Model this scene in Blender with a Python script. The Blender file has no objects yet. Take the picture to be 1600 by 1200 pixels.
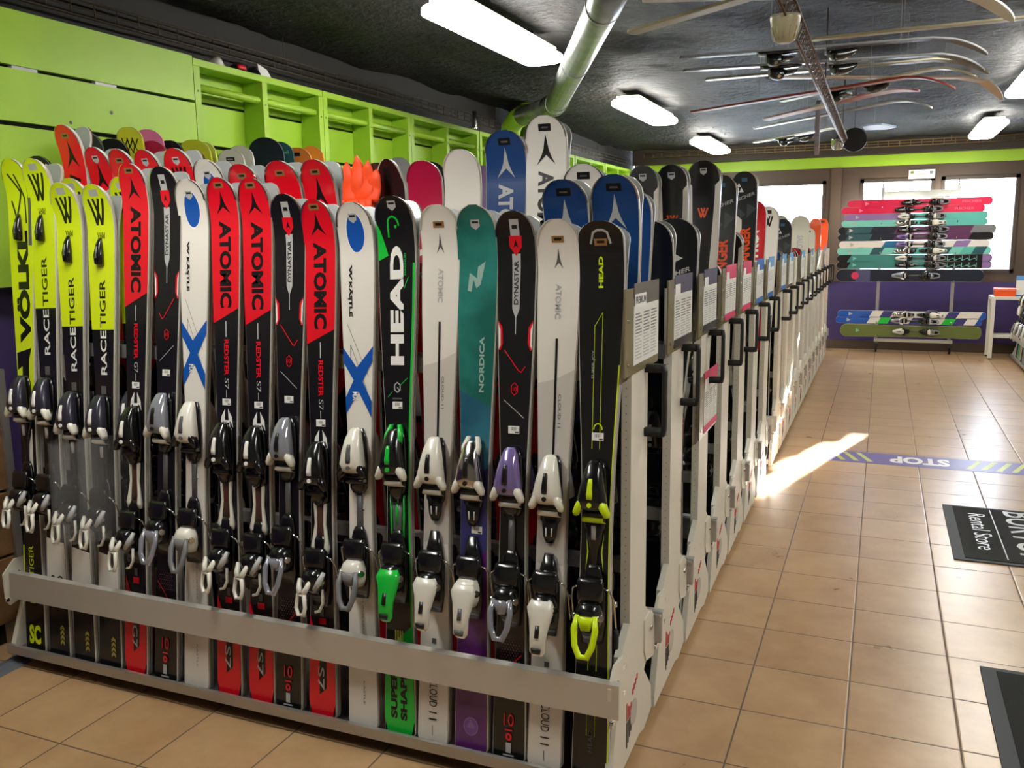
import bpy, bmesh, math, random
from mathutils import Vector, Matrix, noise
random.seed(7)
PI = math.pi
SC = bpy.context.scene
COL = SC.collection

# ------------------------------------------------------------------ camera
CAMP = Vector((0.3636, -2.8032, 1.5636))
YAW, PITCH, ROLL = 0.3978, 0.1627, -0.0144
def cam_axes():
    cy, sy, cp, sp, cr, sr = math.cos(YAW), math.sin(YAW), math.cos(PITCH), math.sin(PITCH), math.cos(ROLL), math.sin(ROLL)
    F = Vector((-sy*cp, cy*cp, -sp)); R0 = Vector((cy, sy, 0)); U0 = R0.cross(F)
    return F, cr*R0 + sr*U0, -sr*R0 + cr*U0
F_, R_, U_ = cam_axes()
cd = bpy.data.cameras.new('camera'); cam = bpy.data.objects.new('camera', cd); COL.objects.link(cam)
cam.matrix_world = Matrix(((R_.x, U_.x, -F_.x, CAMP.x), (R_.y, U_.y, -F_.y, CAMP.y), (R_.z, U_.z, -F_.z, CAMP.z), (0, 0, 0, 1)))
cd.sensor_width = 36; cd.lens = 36*1371.8/1600; cd.clip_start = 0.02; cd.clip_end = 200
SC.camera = cam

# ------------------------------------------------------------------ world, sun, exposure
w = bpy.data.worlds.new('world'); SC.world = w; w.use_nodes = True
bgn = w.node_tree.nodes['Background']; bgn.inputs[0].default_value = (0.68, 0.80, 1.0, 1); bgn.inputs[1].default_value = 30.0
sd = bpy.data.lights.new('sun', 'SUN'); sd.energy = 130; sd.angle = math.radians(0.6); sd.color = (1.0, 0.96, 0.90)
so = bpy.data.objects.new('sun', sd); COL.objects.link(so)
sun_dir = Vector((-0.262, -0.965, -0.282)).normalized()
so.rotation_euler = sun_dir.to_track_quat('-Z', 'Y').to_euler(); so.location = (3, 14, 6)
SC.view_settings.view_transform = 'Standard'; SC.view_settings.look = 'None'
SC.view_settings.gamma = 1; SC.view_settings.exposure = 0.38
try: SC.view_settings.use_curve_mapping = False
except Exception: pass
LAMP = 27.0      # strength of the ceiling tube diffusers

# ------------------------------------------------------------------ materials
def lin(c):
    return tuple(((x/255)/12.92 if x/255 <= 0.04045 else ((x/255+0.055)/1.055)**2.4) for x in c) + (1,)
MATS = {}
def M(name, rgb=(128, 128, 128), rough=0.4, metal=0.0, spec=0.5, coat=0.0, emit=None, alpha=None, bump=None, var=None):
    if name in MATS: return MATS[name]
    m = bpy.data.materials.new(name); m.use_nodes = True
    nt = m.node_tree; b = nt.nodes['Principled BSDF']
    c = lin(rgb)
    b.inputs['Base Color'].default_value = c; b.inputs['Roughness'].default_value = rough
    b.inputs['Metallic'].default_value = metal; b.inputs['Specular IOR Level'].default_value = spec
    if coat: b.inputs['Coat Weight'].default_value = coat; b.inputs['Coat Roughness'].default_value = 0.12
    if emit:
        b.inputs['Emission Color'].default_value = lin(emit[0]); b.inputs['Emission Strength'].default_value = emit[1]
    if alpha is not None:
        b.inputs['Alpha'].default_value = alpha
    if var or bump:
        tc = nt.nodes.new('ShaderNodeTexCoord'); n = nt.nodes.new('ShaderNodeTexNoise')
        n.inputs['Scale'].default_value = (bump or var)[0]; n.inputs['Detail'].default_value = 5
        nt.links.new(tc.outputs['Object'], n.inputs['Vector'])
    if var:
        mx = nt.nodes.new('ShaderNodeMix'); mx.data_type = 'RGBA'
        mx.inputs[6].default_value = c; mx.inputs[7].default_value = lin(var[1])
        cr = nt.nodes.new('ShaderNodeValToRGB'); cr.color_ramp.elements[0].position = 0.4; cr.color_ramp.elements[1].position = 0.62
        nt.links.new(n.outputs['Fac'], cr.inputs[0]); nt.links.new(cr.outputs[0], mx.inputs[0]); nt.links.new(mx.outputs[2], b.inputs['Base Color'])
    if bump:
        bp = nt.nodes.new('ShaderNodeBump'); bp.inputs['Strength'].default_value = bump[1]; bp.inputs['Distance'].default_value = bump[2]
        nt.links.new(n.outputs['Fac'], bp.inputs['Height']); nt.links.new(bp.outputs[0], b.inputs['Normal'])
    MATS[name] = m; return m

RED = M('ski_red', (222, 12, 34), .28, coat=.5); YEL = M('ski_yellow', (212, 232, 22), .28, coat=.5)
BLK = M('ski_black', (20, 20, 22), .25, coat=.4); WHT = M('ski_white', (226, 221, 213), .25, coat=.5)
INK = M('ink_black', (14, 13, 14), .35); PAPW = M('ink_white', (232, 230, 226), .4); GRYL = M('ink_grey', (176, 176, 176), .35)
GRYD = M('ink_dark_grey', (88, 88, 90), .35); KBL = M('ski_blue', (18, 82, 172), .28, coat=.5); GRN = M('ski_green', (20, 190, 58), .28, coat=.5)
NEON = M('neon_yellow', (205, 232, 20), .32); ORG = M('ski_orange', (238, 84, 28), .3, coat=.3)
NAVY = M('ski_navy', (22, 62, 120), .28, coat=.4); DNAVY = M('board_navy', (16, 26, 44), .35)
TEAL = M('ski_teal', (22, 96, 86), .25, coat=.5, var=(6, (40, 128, 118))); TEAL2 = M('ski_teal_blue', (42, 108, 128), .25, coat=.5, var=(8, (30, 84, 110)))
INDIGO = M('ski_indigo', (56, 56, 118), .25, coat=.5); PURP = M('ski_purple', (96, 40, 112), .25, coat=.5)
LILAC = M('lilac', (140, 110, 160), .35); CRIM = M('ski_crimson', (178, 24, 66), .3, coat=.3); PINK = M('board_pink', (232, 120, 170), .35)
STEEL = M('ski_edge', (188, 184, 174), .3, metal=.15); CHROME = M('chrome', (205, 203, 198), .14, metal=1.0); BASEG = M('ski_base', (128, 130, 130), .3, coat=.3)
TAG = M('brown_tag', (150, 108, 62), .4); BODYB = M('binding_black', (16, 16, 18), .22, coat=.5); BODYW = M('binding_white', (222, 218, 206), .28, coat=.4)
RUB = M('black_rubber', (17, 17, 18), .6); CLEAR = M('clear_plastic', (150, 152, 162), .12, coat=.8, metal=.35); VIOC = M('violet_plastic', (130, 112, 170), .15, coat=.8, metal=.3)
RACKW = M('rack_white', (216, 212, 198), .42, bump=(60, .03, .002)); RACKM = M('rack_metal', (176, 174, 170), .34, metal=.75); DARKM = M('dark_metal', (50, 50, 52), .45, metal=.4)
TEALB = M('board_blue', (28, 106, 150), .35); TEALD = M('board_teal', (36, 84, 92), .35); BORG = M('board_orange', (240, 140, 48), .35); BYEL = M('board_yellow', (205, 205, 50), .35)
MINT = M('ski_mint', (120, 200, 185), .3); OLIVE = M('ski_olive', (100, 112, 52), .35); AQUA = M('ski_aqua', (90, 178, 165), .3); PLUM = M('ski_plum', (92, 44, 84), .3)
GREYS = M('ski_grey', (120, 120, 122), .35); DGREEN = M('board_dark', (38, 46, 44), .4)
GREENW = M('green_paint', (160, 200, 48), .5, var=(2.2, (152, 192, 44))); PURW = M('purple_paint', (62, 46, 98), .55); BRN = M('brown_frame', (74, 58, 44), .5)
WOODC = M('wood_planks', (128, 96, 62), .55, var=(9, (104, 74, 44)))

# ------------------------------------------------------------------ scene helpers
def put(name, mesh, parent=None, **kw):
    o = bpy.data.objects.new(name, mesh); COL.objects.link(o)
    if parent: o.parent = parent
    for k, v in kw.items(): o[k] = v
    return o
def empty(name, loc=(0, 0, 0), mat=None):
    o = bpy.data.objects.new(name, None); COL.objects.link(o); o.empty_display_size = .05
    if mat is not None: o.matrix_basis = mat
    else: o.location = loc
    return o
def tag(o, label=None, cat=None, group=None, kind=None):
    if label: o['label'] = label
    if cat: o['category'] = cat
    if group: o['group'] = group
    if kind: o['kind'] = kind
    return o
def copy_tree(o, parent=None):
    c = o.copy(); COL.objects.link(c)
    if parent: c.parent = parent
    for ch in list(o.children): copy_tree(ch, c)
    return c

class MB:
    """collects geometry with material slots into one mesh"""
    def __init__(s): s.bm = bmesh.new(); s.mats = []
    def mi(s, m):
        if m not in s.mats: s.mats.append(m)
        return s.mats.index(m)
    def face(s, vs, m, smooth=False):
        try: f = s.bm.faces.new(vs)
        except ValueError: return None
        f.material_index = s.mi(m); f.smooth = smooth; return f
    def box(s, lo, hi, m, mat=None):
        x0, y0, z0 = lo; x1, y1, z1 = hi
        c = [Vector(p) for p in ((x0,y0,z0),(x1,y0,z0),(x1,y1,z0),(x0,y1,z0),(x0,y0,z1),(x1,y0,z1),(x1,y1,z1),(x0,y1,z1))]
        if mat: c = [mat @ p for p in c]
        v = [s.bm.verts.new(p) for p in c]
        for q in ((0,3,2,1),(4,5,6,7),(0,1,5,4),(1,2,6,5),(2,3,7,6),(3,0,4,7)): s.face([v[i] for i in q], m)
    def prism(s, pts, m, a, t0, t1):
        """extrude 2D polygon; a = axis index of extrusion; pts give the two other coords in order"""
        def P(p, t):
            l = [p[0], p[1]]; l.insert(a, t); return l
        A = [s.bm.verts.new(P(p, t0)) for p in pts]; B = [s.bm.verts.new(P(p, t1)) for p in pts]
        s.face(A, m); s.face(list(reversed(B)), m); n = len(pts)
        for i in range(n): s.face([A[i], B[i], B[(i+1) % n], A[(i+1) % n]], m)
    def tube(s, pts, r, m, n=8, closed=False, cap=True):
        pts = [Vector(p) for p in pts]; rings = []
        rr = r if isinstance(r, (list, tuple)) else [r]*len(pts)
        up = None
        for i, p in enumerate(pts):
            a = pts[(i-1) % len(pts)] if (closed or i > 0) else p; b = pts[(i+1) % len(pts)] if (closed or i < len(pts)-1) else p
            d = (b-a).normalized()
            if up is None:
                up = Vector((0, 0, 1)) if abs(d.z) < .9 else Vector((1, 0, 0))
            x = d.cross(up).normalized(); y = x.cross(d).normalized(); up = y
            rings.append([s.bm.verts.new(p + rr[i]*(math.cos(2*PI*k/n)*x + math.sin(2*PI*k/n)*y)) for k in range(n)])
        L = len(rings)
        for i in range(L if closed else L-1):
            A, B = rings[i], rings[(i+1) % L]
            for k in range(n): s.face([A[k], A[(k+1) % n], B[(k+1) % n], B[k]], m, True)
        if cap and not closed: s.face(list(reversed(rings[0])), m); s.face(rings[-1], m)
    def loft(s, secs, m, n=14, e=3.0, M4=None):
        """secs: (z, xc, yc, rx, ry) superellipse sections stacked along z"""
        rings = []
        for (z, xc, yc, rx, ry) in secs:
            R = []
            for k in range(n):
                t = 2*PI*(k+.5)/n; c, q = math.cos(t), math.sin(t)
                p = Vector((xc + rx*math.copysign(abs(c)**(2/e), c), yc + ry*math.copysign(abs(q)**(2/e), q), z))
                R.append(s.bm.verts.new(M4 @ p if M4 else p))
            rings.append(R)
        for A, B in zip(rings, rings[1:]):
            for k in range(n): s.face([A[k], A[(k+1) % n], B[(k+1) % n], B[k]], m, True)
        s.face(list(reversed(rings[0])), m); s.face(rings[-1], m)
    def mesh(s, name, bevel=0):
        if bevel: bmesh.ops.bevel(s.bm, geom=list(s.bm.edges), offset=bevel, segments=2, affect='EDGES', profile=.5)
        bmesh.ops.recalc_face_normals(s.bm, faces=s.bm.faces)
        me = bpy.data.meshes.new(name); s.bm.to_mesh(me); s.bm.free()
        for m in s.mats: me.materials.append(m)
        return me

# ------------------------------------------------------------------ lettering
TXT = {}
def text2d(st, bold=.02):
    k = (st, bold)
    if k in TXT: return TXT[k]
    cu = bpy.data.curves.new('t', 'FONT'); cu.body = st; cu.size = 1; cu.offset = bold; cu.fill_mode = 'FRONT'; cu.resolution_u = 3
    o = bpy.data.objects.new('t', cu); COL.objects.link(o); bpy.context.view_layer.update()
    me = bpy.data.meshes.new_from_object(o.evaluated_get(bpy.context.evaluated_depsgraph_get()))
    vs = [(v.co.x, v.co.y) for v in me.vertices]; fs = [tuple(p.vertices) for p in me.polygons]
    bpy.data.objects.remove(o); bpy.data.curves.remove(cu); bpy.data.meshes.remove(me)
    x0 = min(v[0] for v in vs); x1 = max(v[0] for v in vs); y0 = min(v[1] for v in vs); y1 = max(v[1] for v in vs)
    vs = [((x-x0)/(x1-x0), (y-y0)/(y1-y0)) for x, y in vs]
    TXT[k] = (vs, fs); return TXT[k]
def place_text(mb, st, m, O, ex, ey, bold=.02):
    """letters filling the parallelogram O, O+ex, O+ey (world or local coords)"""
    vs, fs = text2d(st, bold); O = Vector(O); ex = Vector(ex); ey = Vector(ey)
    V = [mb.bm.verts.new(O + a*ex + b*ey) for a, b in vs]
    for f in fs: mb.face([V[i] for i in f], m)

# ------------------------------------------------------------------ ski bodies with their printed top sheets
def sst(t): t = max(0, min(1, t)); return t*t*(3-2*t)
class Ski:
    TH = .012
    def __init__(s, L, shov=.118, waist=.072, tail=.102, tipr=.075, rise=.042, tailr=.02, board=False, straight=False):
        if not board: shov *= 1.05; waist *= 1.17; tail *= 1.05
        s.L, s.sh, s.wa, s.ta, s.r, s.rise, s.tr = L, shov, waist, tail, tipr, rise, tailr
        s.c = .17 if not board else .2; s.board = board
        s.mb = MB(); s.layer = 0
    def hw(s, v):
        L = s.L; m = .46*L
        if v < m: a = s.ta + (s.wa-s.ta)*sst((v-.02)/(m-.02))
        elif v < L-.16: a = s.wa + (s.sh-s.wa)*sst((v-m)/(L-.16-m))
        else: a = s.sh
        a *= .5
        t = (v-(L-s.r))/s.r
        if t > 0: a *= max(0, 1-min(1, t)**2.3)**.5
        t = (s.tr-v)/s.tr
        if t > 0: a *= (1-.97*min(1, t)**2.3)**.5 if s.board else 1-.22*t**3
        return a
    def y(s, v):
        t = (v-(s.L-s.c))/s.c
        return -s.rise*t*t if t > 0 else 0
    def P(s, x, v, h): return Vector((x, s.y(v)-s.TH-h, v))
    def body(s, top, side=None, base=None):
        side = side or STEEL; base = base or BASEG; mb = s.mb; L = s.L
        vs = [0, .003, .006, .012, .02, .03, .05, .12, .25, .4, .5, .6, .7, .8, .9, 1.0, 1.1, 1.2, 1.3, 1.4, 1.5]; vs = [v for v in vs if v < L-.2]
        vs += [L-.18+.012*i for i in range(15)]; vs = [v for v in vs if v < L-.006]+[L-.005, L-.0015]
        rows = []
        for v in vs:
            h = s.hw(v); y = s.y(v)
            rows.append([mb.bm.verts.new((x, yy, v)) for x, yy in ((-h, y), (-h, y-s.TH+.003), (-h+min(.003, h*.3), y-s.TH), (h-min(.003, h*.3), y-s.TH), (h, y-s.TH+.003), (h, y))])
        for A, B in zip(rows, rows[1:]):
            for k, m in enumerate((side, side, top, side, side)): mb.face([A[k], A[k+1], B[k+1], B[k]], m)
            mb.face([A[5], A[0], B[0], B[5]], base)
        mb.face(rows[0], side); mb.face(rows[-1], side)
        return s
    def decal(s, vs2, fs, m, mode='m'):
        """2D faces (x or u, v) printed on the top sheet"""
        s.layer += 1; h = .00025 + .00012*s.layer
        bm = bmesh.new(); V = [bm.verts.new((a, b, 0)) for a, b in vs2]
        for f in fs:
            try: bm.faces.new([V[i] for i in f])
            except ValueError: pass
        lo = min(p[1] for p in vs2); hi = max(p[1] for p in vs2); L = s.L
        cuts = []
        if hi > L-s.c: cuts += [L-s.c+.017*i for i in range(11)]
        if mode == 'n': cuts += [.05, .12, .25, .4, .5, .6, .7, .8, .9, 1.0, 1.1, 1.2, 1.3, 1.4, 1.5, L-.03, L-.012, L-.006]
        for c in cuts:
            if lo < c < hi: bmesh.ops.bisect_plane(bm, geom=bm.verts[:]+bm.edges[:]+bm.faces[:], plane_co=(0, c, 0), plane_no=(0, 1, 0), dist=1e-6)
        mp = {}
        for v in bm.verts:
            vv = v.co.y; hh = s.hw(min(max(vv, 0), L-.0015)) - .0022
            x = v.co.x*hh if mode == 'n' else max(-hh, min(hh, v.co.x))
            mp[v] = s.mb.bm.verts.new(s.P(x, vv, h))
        for f in bm.faces: s.mb.face([mp[v] for v in f.verts], m)
        bm.free(); return s
    def poly(s, pts, m, mode='m'): return s.decal(pts, [tuple(range(len(pts)))], m, mode)
    def stroke(s, pts, w, m, mode='m'):
        for (x0, y0), (x1, y1) in zip(pts, pts[1:]):
            d = Vector((x1-x0, y1-y0)); n = Vector((-d.y, d.x)).normalized()*w/2; e = d.normalized()*w*.2
            s.poly([(x0+n.x-e.x, y0+n.y-e.y), (x1+n.x+e.x, y1+n.y+e.y), (x1-n.x+e.x, y1-n.y+e.y), (x0-n.x-e.x, y0-n.y-e.y)], m, mode); s.layer -= 1
        s.layer += 1; return s
    def text(s, st, m, x0, x1, v0, v1, d='down', bold=.02):
        """box x0..x1 by v0..v1; reading down, up or horizontally"""
        vs, fs = text2d(st, bold)
        if d == 'down': q = [(x0+b*(x1-x0), v1-a*(v1-v0)) for a, b in vs]
        elif d == 'up': q = [(x1-b*(x1-x0), v0+a*(v1-v0)) for a, b in vs]
        elif d == 'flip': q = [(x1-a*(x1-x0), v1-b*(v1-v0)) for a, b in vs]
        else: q = [(x0+a*(x1-x0), v0+b*(v1-v0)) for a, b in vs]
        return s.decal(q, fs, m)
    def ell(s, cx, cv, rx, rv, m, n=18, mode='m'): return s.poly([(cx+rx*math.cos(2*PI*k/n), cv+rv*math.sin(2*PI*k/n)) for k in range(n)], m, mode)
    def rim(s, m=None, depth=.07, wdt=.005):
        L = s.L; vs = [L-depth+depth*i/16 for i in range(16)]+[L-.003]
        for sg in (-1, 1):
            A = []
            for v in vs:
                h = s.hw(min(v, L-.0015)); A.append((s.mb.bm.verts.new(s.P(sg*h, v, .0012)), s.mb.bm.verts.new(s.P(sg*max(0, h-wdt), min(v, L-wdt), .0020))))
            for a, b in zip(A, A[1:]): s.mb.face([a[0], b[0], b[1], a[1]], m or CHROME, True)
        return s
    def atomic(s, m, cx, v0, v1, w):
        H = v1-v0; F = lambda q: [(cx+a*w, v0+b*H) for a, b in q]
        s.poly(F([(0, 1), (.08, .72), (.14, .5), (.06, .34), (0, .32)]), m); s.layer -= 1
        s.poly(F([(0, 1), (0, .32), (-.06, .34), (-.14, .5), (-.08, .72)]), m); s.layer -= 1
        s.poly(F([(.14, .5), (.26, .3), (.5, 0), (.22, .18), (0, .32)]), m); s.layer -= 1
        return s.poly(F([(-.14, .5), (0, .32), (-.22, .18), (-.5, 0), (-.26, .3)]), m)
    def volkl(s, m, cx, v0, v1, w, t=.009):
        H = v1-v0; F = lambda q: [(cx+a*w, v0+b*H) for a, b in q]
        s.stroke(F([(-.5, .98), (-.17, .03), (.18, .98)]), t, m)
        return s.stroke(F([(-.18, .98), (.17, .03), (.5, .98)]), t, m)
    def fischer(s, m, cx, v0, v1, w):
        H = v1-v0; F = lambda q: [(cx+a*w, v0+b*H) for a, b in q]
        s.poly(F([(0, 1), (.24, .53), (-.24, .53)]), m); s.poly(F([(-.26, .48), (-.02, 0), (-.5, 0)]), m)
        return s.poly(F([(.26, .48), (.5, 0), (.02, 0)]), m)
    def done(s, name='ski_body'): return s.mb.mesh(name)

def R4(x0, x1, v0, v1): return [(x0, v0), (x1, v0), (x1, v1), (x0, v1)]
def barcode(s, cx, cv):
    s.poly(R4(cx-.017, cx+.017, cv-.011, cv+.011), PAPW)
    for i in range(6): s.poly(R4(cx-.008+.0028*i, cx-.0068+.0028*i, cv-.002, cv+.008), INK); s.layer -= 1
    s.layer += 1; s.poly(R4(cx+.004, cx+.015, cv-.009, cv-.005), INK)
def shield(s, m=None, v=None):
    v = v or s.L-.045
    s.poly([(-.014, v+.014), (-.014, v-.004), (0, v-.014), (.014, v-.004), (.014, v+.014)], m or GRYL); s.poly(R4(-.010, .010, v+.004, v+.010), INK)
def btag(s, v=None):
    v = v or s.L-.04; s.poly(R4(-.018, .018, v-.009, v+.009), TAG); s.poly(R4(-.011, .011, v-.003, v+.004), INK)

# every style prints itself; f(a) turns a photo-measured fraction from the tip into a height along the ski
def st_atomic_red(L, n='S7', tall=False):
    s = Ski(L, .112, .070, .098).body(BLK); V = lambda a: L*(1-a)
    s.poly([(-1, V(.272)), (1, V(.243)), (1, L), (-1, L)], RED, 'n'); s.rim(); btag(s, V(.014))
    s.atomic(INK, 0, V(.066), V(.024), .058)
    s.text('ATOMIC', INK, -.023, .024, V(.243), V(.078), 'down', .045)
    s.poly(R4(-.0018, .0018, V(.298), V(.268)), GRYL)
    s.text('REDSTER', RED, -.008, .010, V(.372), V(.303), 'down', .03); s.text(n, GRYL, -.007, .010, V(.398), V(.378), 'down', 0)
    s.poly(R4(-.0014, .0014, V(.414), V(.400)), GRYL); barcode(s, 0, V(.423))
    for sg in (-1, 1): s.poly([(sg*.006, V(.436)), (sg*.022, V(.452)), (sg*.026, V(.472)), (sg*.018, V(.462)), (sg*.008, V(.458))], PAPW)
    s.poly(R4(-.012, .012, V(.463), V(.458)), PAPW)
    s.poly(R4(-.012, .016, V(.815), V(.803)), RED); s.poly(R4(-.006, .008, V(.80), V(.785)), GRYD)
    s.poly([(-1, 0), (1, 0), (1, V(.85)), (-.3, V(.85)), (-1, V(.80))], RED, 'n')
    s.poly([(-.2, V(.955)), (.35, V(.94)), (.35, V(.85)), (-.2, V(.85))], INK, 'n')
    s.text(n, GRYL, -.016, .008, V(.945), V(.90), 'down', .01)
    return s.done()
def st_dyna(L, flip=1):
    s = Ski(L, .116, .070, .100).body(BLK); V = lambda a: L*(1-a*.82); q = flip
    s.rim(); s.poly(R4(-.014, .014, V(.055), V(.018)), GRYL); s.poly(R4(-.008, .008, V(.038), V(.030)), INK)
    s.poly([(-.011, V(.21)), (.011, V(.21)), (.013, V(.09)), (-.013, V(.09))], GRYL); s.poly([(-.011, V(.21)), (0, V(.232)), (.011, V(.21))], GRYL)
    s.poly([(-.019, V(.052)), (.019, V(.052)), (.019, V(.075)), (0, V(.095)), (-.019, V(.075))], RED)
    s.poly([(0, V(.060)), (.008, V(.078)), (0, V(.073)), (-.008, V(.078))], INK)
    s.poly(R4(-.0015, .0015, V(.265), V(.228)), GRYL); s.text('DYNASTAR', INK, -.007, .007, V(.200), V(.105), 'up', .015)
    for sg in (-1, 1):
        s.poly([(sg*.95, V(.235)), (sg*.72, V(.25)), (sg*.7, V(.285)), (sg*.86, V(.30)), (sg*.95, V(.30))], RED, 'n')
        s.poly([(sg*.95, V(.24)), (sg*.84, V(.255)), (sg*.84, V(.29)), (sg*.95, V(.298))], PAPW, 'n')
    s.stroke([(-.033*q, V(.30)), (.012*q, V(.345)), (.02*q, V(.348)), (.032*q, V(.335))], .0028, RED)
    hx = [(.011*math.sin(k*PI/3), V(.385)+.018*math.cos(k*PI/3)) for k in range(7)]
    s.stroke(hx, .002, RED); s.text('10', RED, -.005, .006, V(.39), V(.38), 'h', .01)
    s.stroke([(-.032*q, V(.41)), (.030*q, V(.448))], .002, GRYL); barcode(s, 0, V(.475)); V = lambda a: L*(1-a)
    # mesh pattern over the tail
    for i in range(9):
        for j in range(7): s.poly([(-.03+.009*j+.004*(i % 2), V(.82)+.008*i), (-.026+.009*j+.004*(i % 2), V(.82)+.003+.008*i), (-.03+.009*j+.004*(i % 2), V(.82)+.006+.008*i)], GRYD if i % 2 else M('print_dark_red', (110, 30, 34), .4)); s.layer -= 1
    s.stroke([(-.036*q, V(.855)), (.006*q, V(.82)), (.036*q, V(.80))], .0032, RED)
    s.poly(R4(-.008, .008, V(.885), V(.87)), GRYL); s.text('10', RED, -.016, .016, V(.935), V(.912), 'h', .005)
    s.poly(R4(-.012, .012, V(.944), V(.941)), RED)
    s.ell(0, V(.955), .010, .012, RED); s.ell(0, V(.955), .004, .005, INK)
    s.poly(R4(-.008, .008, V(.985), V(.966)), GRYL); s.poly(R4(-.017, .017, V(.991), V(.988)), GRYL)
    return s.done()
def st_kastle(L):
    s = Ski(L, .120, .072, .104).body(WHT); V = lambda a: L*(1-a)
    s.rim(); s.ell(.002, V(.056), .034, .061, PAPW); s.ell(.002, V(.056), .031, .058, KBL); shield(s, GRYL, V(.030))
    for k in (0, 1): s.poly([(-.030, V(.124+.010*k)), (-.018, V(.114+.010*k)), (-.018, V(.120+.010*k)), (-.024, V(.124+.010*k)), (-.018, V(.128+.010*k)), (-.018, V(.134+.010*k))], INK)
    s.text('K\u00c4STLE', INK, -.030, -.016, V(.212), V(.146), 'down', .04); s.poly(R4(-.034, -.031, V(.1795), V(.1765)), INK)
    s.stroke([(-.038, V(.225)), (.036, V(.325))], .0011, INK); s.stroke([(-.027, V(.325)), (-.027, V(.265)), (.03, V(.35))], .0011, INK)
    s.poly([(-1, V(.270)), (-.1, V(.308)), (1, V(.268)), (1, V(.295)), (.30, V(.334)), (1, V(.372)), (1, V(.403)), (.0, V(.354)), (-1, V(.396)), (-1, V(.366)), (-.35, V(.332)), (-1, V(.300))], KBL, 'n')
    s.text('MX', PAPW, -.022, -.002, V(.371), V(.354), 'down', .02)
    s.poly(R4(-.010, .010, V(.63), V(.50)), KBL); barcode(s, 0, V(.575))
    s.text('MADE IN AUSTRIA', GRYD, .004, .009, V(.82), V(.70), 'down', 0); s.text('KASTLE', GRYD, .004, .010, V(.955), V(.91), 'down', 0)
    return s.done()
def st_head_green(L):
    s = Ski(L, .124, .070, .104).body(BLK); V = lambda a: L*(1-a)
    s.rim(); shield(s, GRYL, V(.018))
    s.poly([(-1, V(.045)), (-.82, V(.06)), (-.45, V(.105)), (-1, V(.115))], GRN, 'n')
    arc = [(-.006+.019*math.cos(t*PI/10), V(.052)+.026*math.sin(t*PI/10)) for t in range(0, 9)]
    s.stroke([(-.024, V(.072)), (-.024, V(.056))]+list(reversed(arc))[0:], .0055, GRN); s.ell(.002, V(.054), .004, .005, GRN)
    s.text('HEAD', PAPW, -.023, .023, V(.306), V(.088), 'up', .05)
    s.text('MAGNUM', GRN, .026, .032, V(.142), V(.102), 'up', .01)
    s.poly(R4(.88, 1, V(.79), V(.12)), GRN, 'n'); s.stroke([(.026, V(.165)), (.040, V(.145))], .0022, GRN); s.stroke([(-.032, V(.365)), (-.018, V(.355))], .002, GRN); s.stroke([(.012, V(.342)), (.034, V(.330))], .002, GRN)
    s.stroke([(.011*math.sin(k*PI/3), V(.347)+.015*math.cos(k*PI/3)) for k in range(7)], .0035, GRYL); s.stroke([(0, V(.347)), (.006, V(.352))], .003, GRYL)
    barcode(s, 0, V(.380)); s.poly(R4(-.016, .016, V(.369), V(.366)), GRYD)
    s.poly([(-1, 0), (1, 0), (1, V(.788)), (-1, V(.842))], GRN, 'n')
    for i in range(4): s.poly(R4(-.014+.008*i, -.009+.008*i, V(.83), V(.80)), M('gold_print', (150, 140, 60), .4))
    s.text('SUPER', INK, -.030, -.007, V(.968), V(.875), 'up', .05); s.text('SHAPE', INK, .004, .027, V(.970), V(.875), 'up', .05)
    s.text('RACE CARVE', INK, -.02, .02, V(.868), V(.862), 'h', 0)
    return s.done()
def st_cloud(L, num='154'):
    s = Ski(L, .122, .074, .100).body(WHT); V = lambda a: L*(1-a)
    g = M('pale_grey_print', (198, 193, 186), .3, coat=.4)
    s.poly([(-1, V(.62)), (1, V(.62)), (1, V(.265)), (0, V(.283)), (-1, V(.292))], g, 'n'); s.rim(STEEL); btag(s, V(.035))
    s.atomic(GRYD, 0, V(.086), V(.05), .026); s.text('ATOMIC', GRYL, -.008, .009, V(.175), V(.113), 'down', .02)
    s.poly(R4(-.0035, .0035, V(.465), V(.21)), INK); s.text('CLOUD 11', GRYD, .010, .018, V(.37), V(.31), 'down', 0)
    barcode(s, 0, V(.612)); s.poly(R4(-.007, .007, V(.81), V(.80)), GRYD); s.poly(R4(-.014, .014, V(.828), V(.82)), INK)
    s.text(num, INK, -.008, .010, V(.86), V(.832), 'down', 0); s.stroke([(-.014, V(.865)), (-.014, V(.829))], .001, INK); s.stroke([(.014, V(.865)), (.014, V(.829))], .001, INK)
    s.text('CLOUD', INK, -.012, .014, V(.93), V(.878), 'down', 0); s.text('11', INK, -.012, .014, V(.955), V(.94), 'down', 0)
    s.poly(R4(-.0008, .0008, V(.985), V(.966)), INK)
    return s.done()
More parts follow.
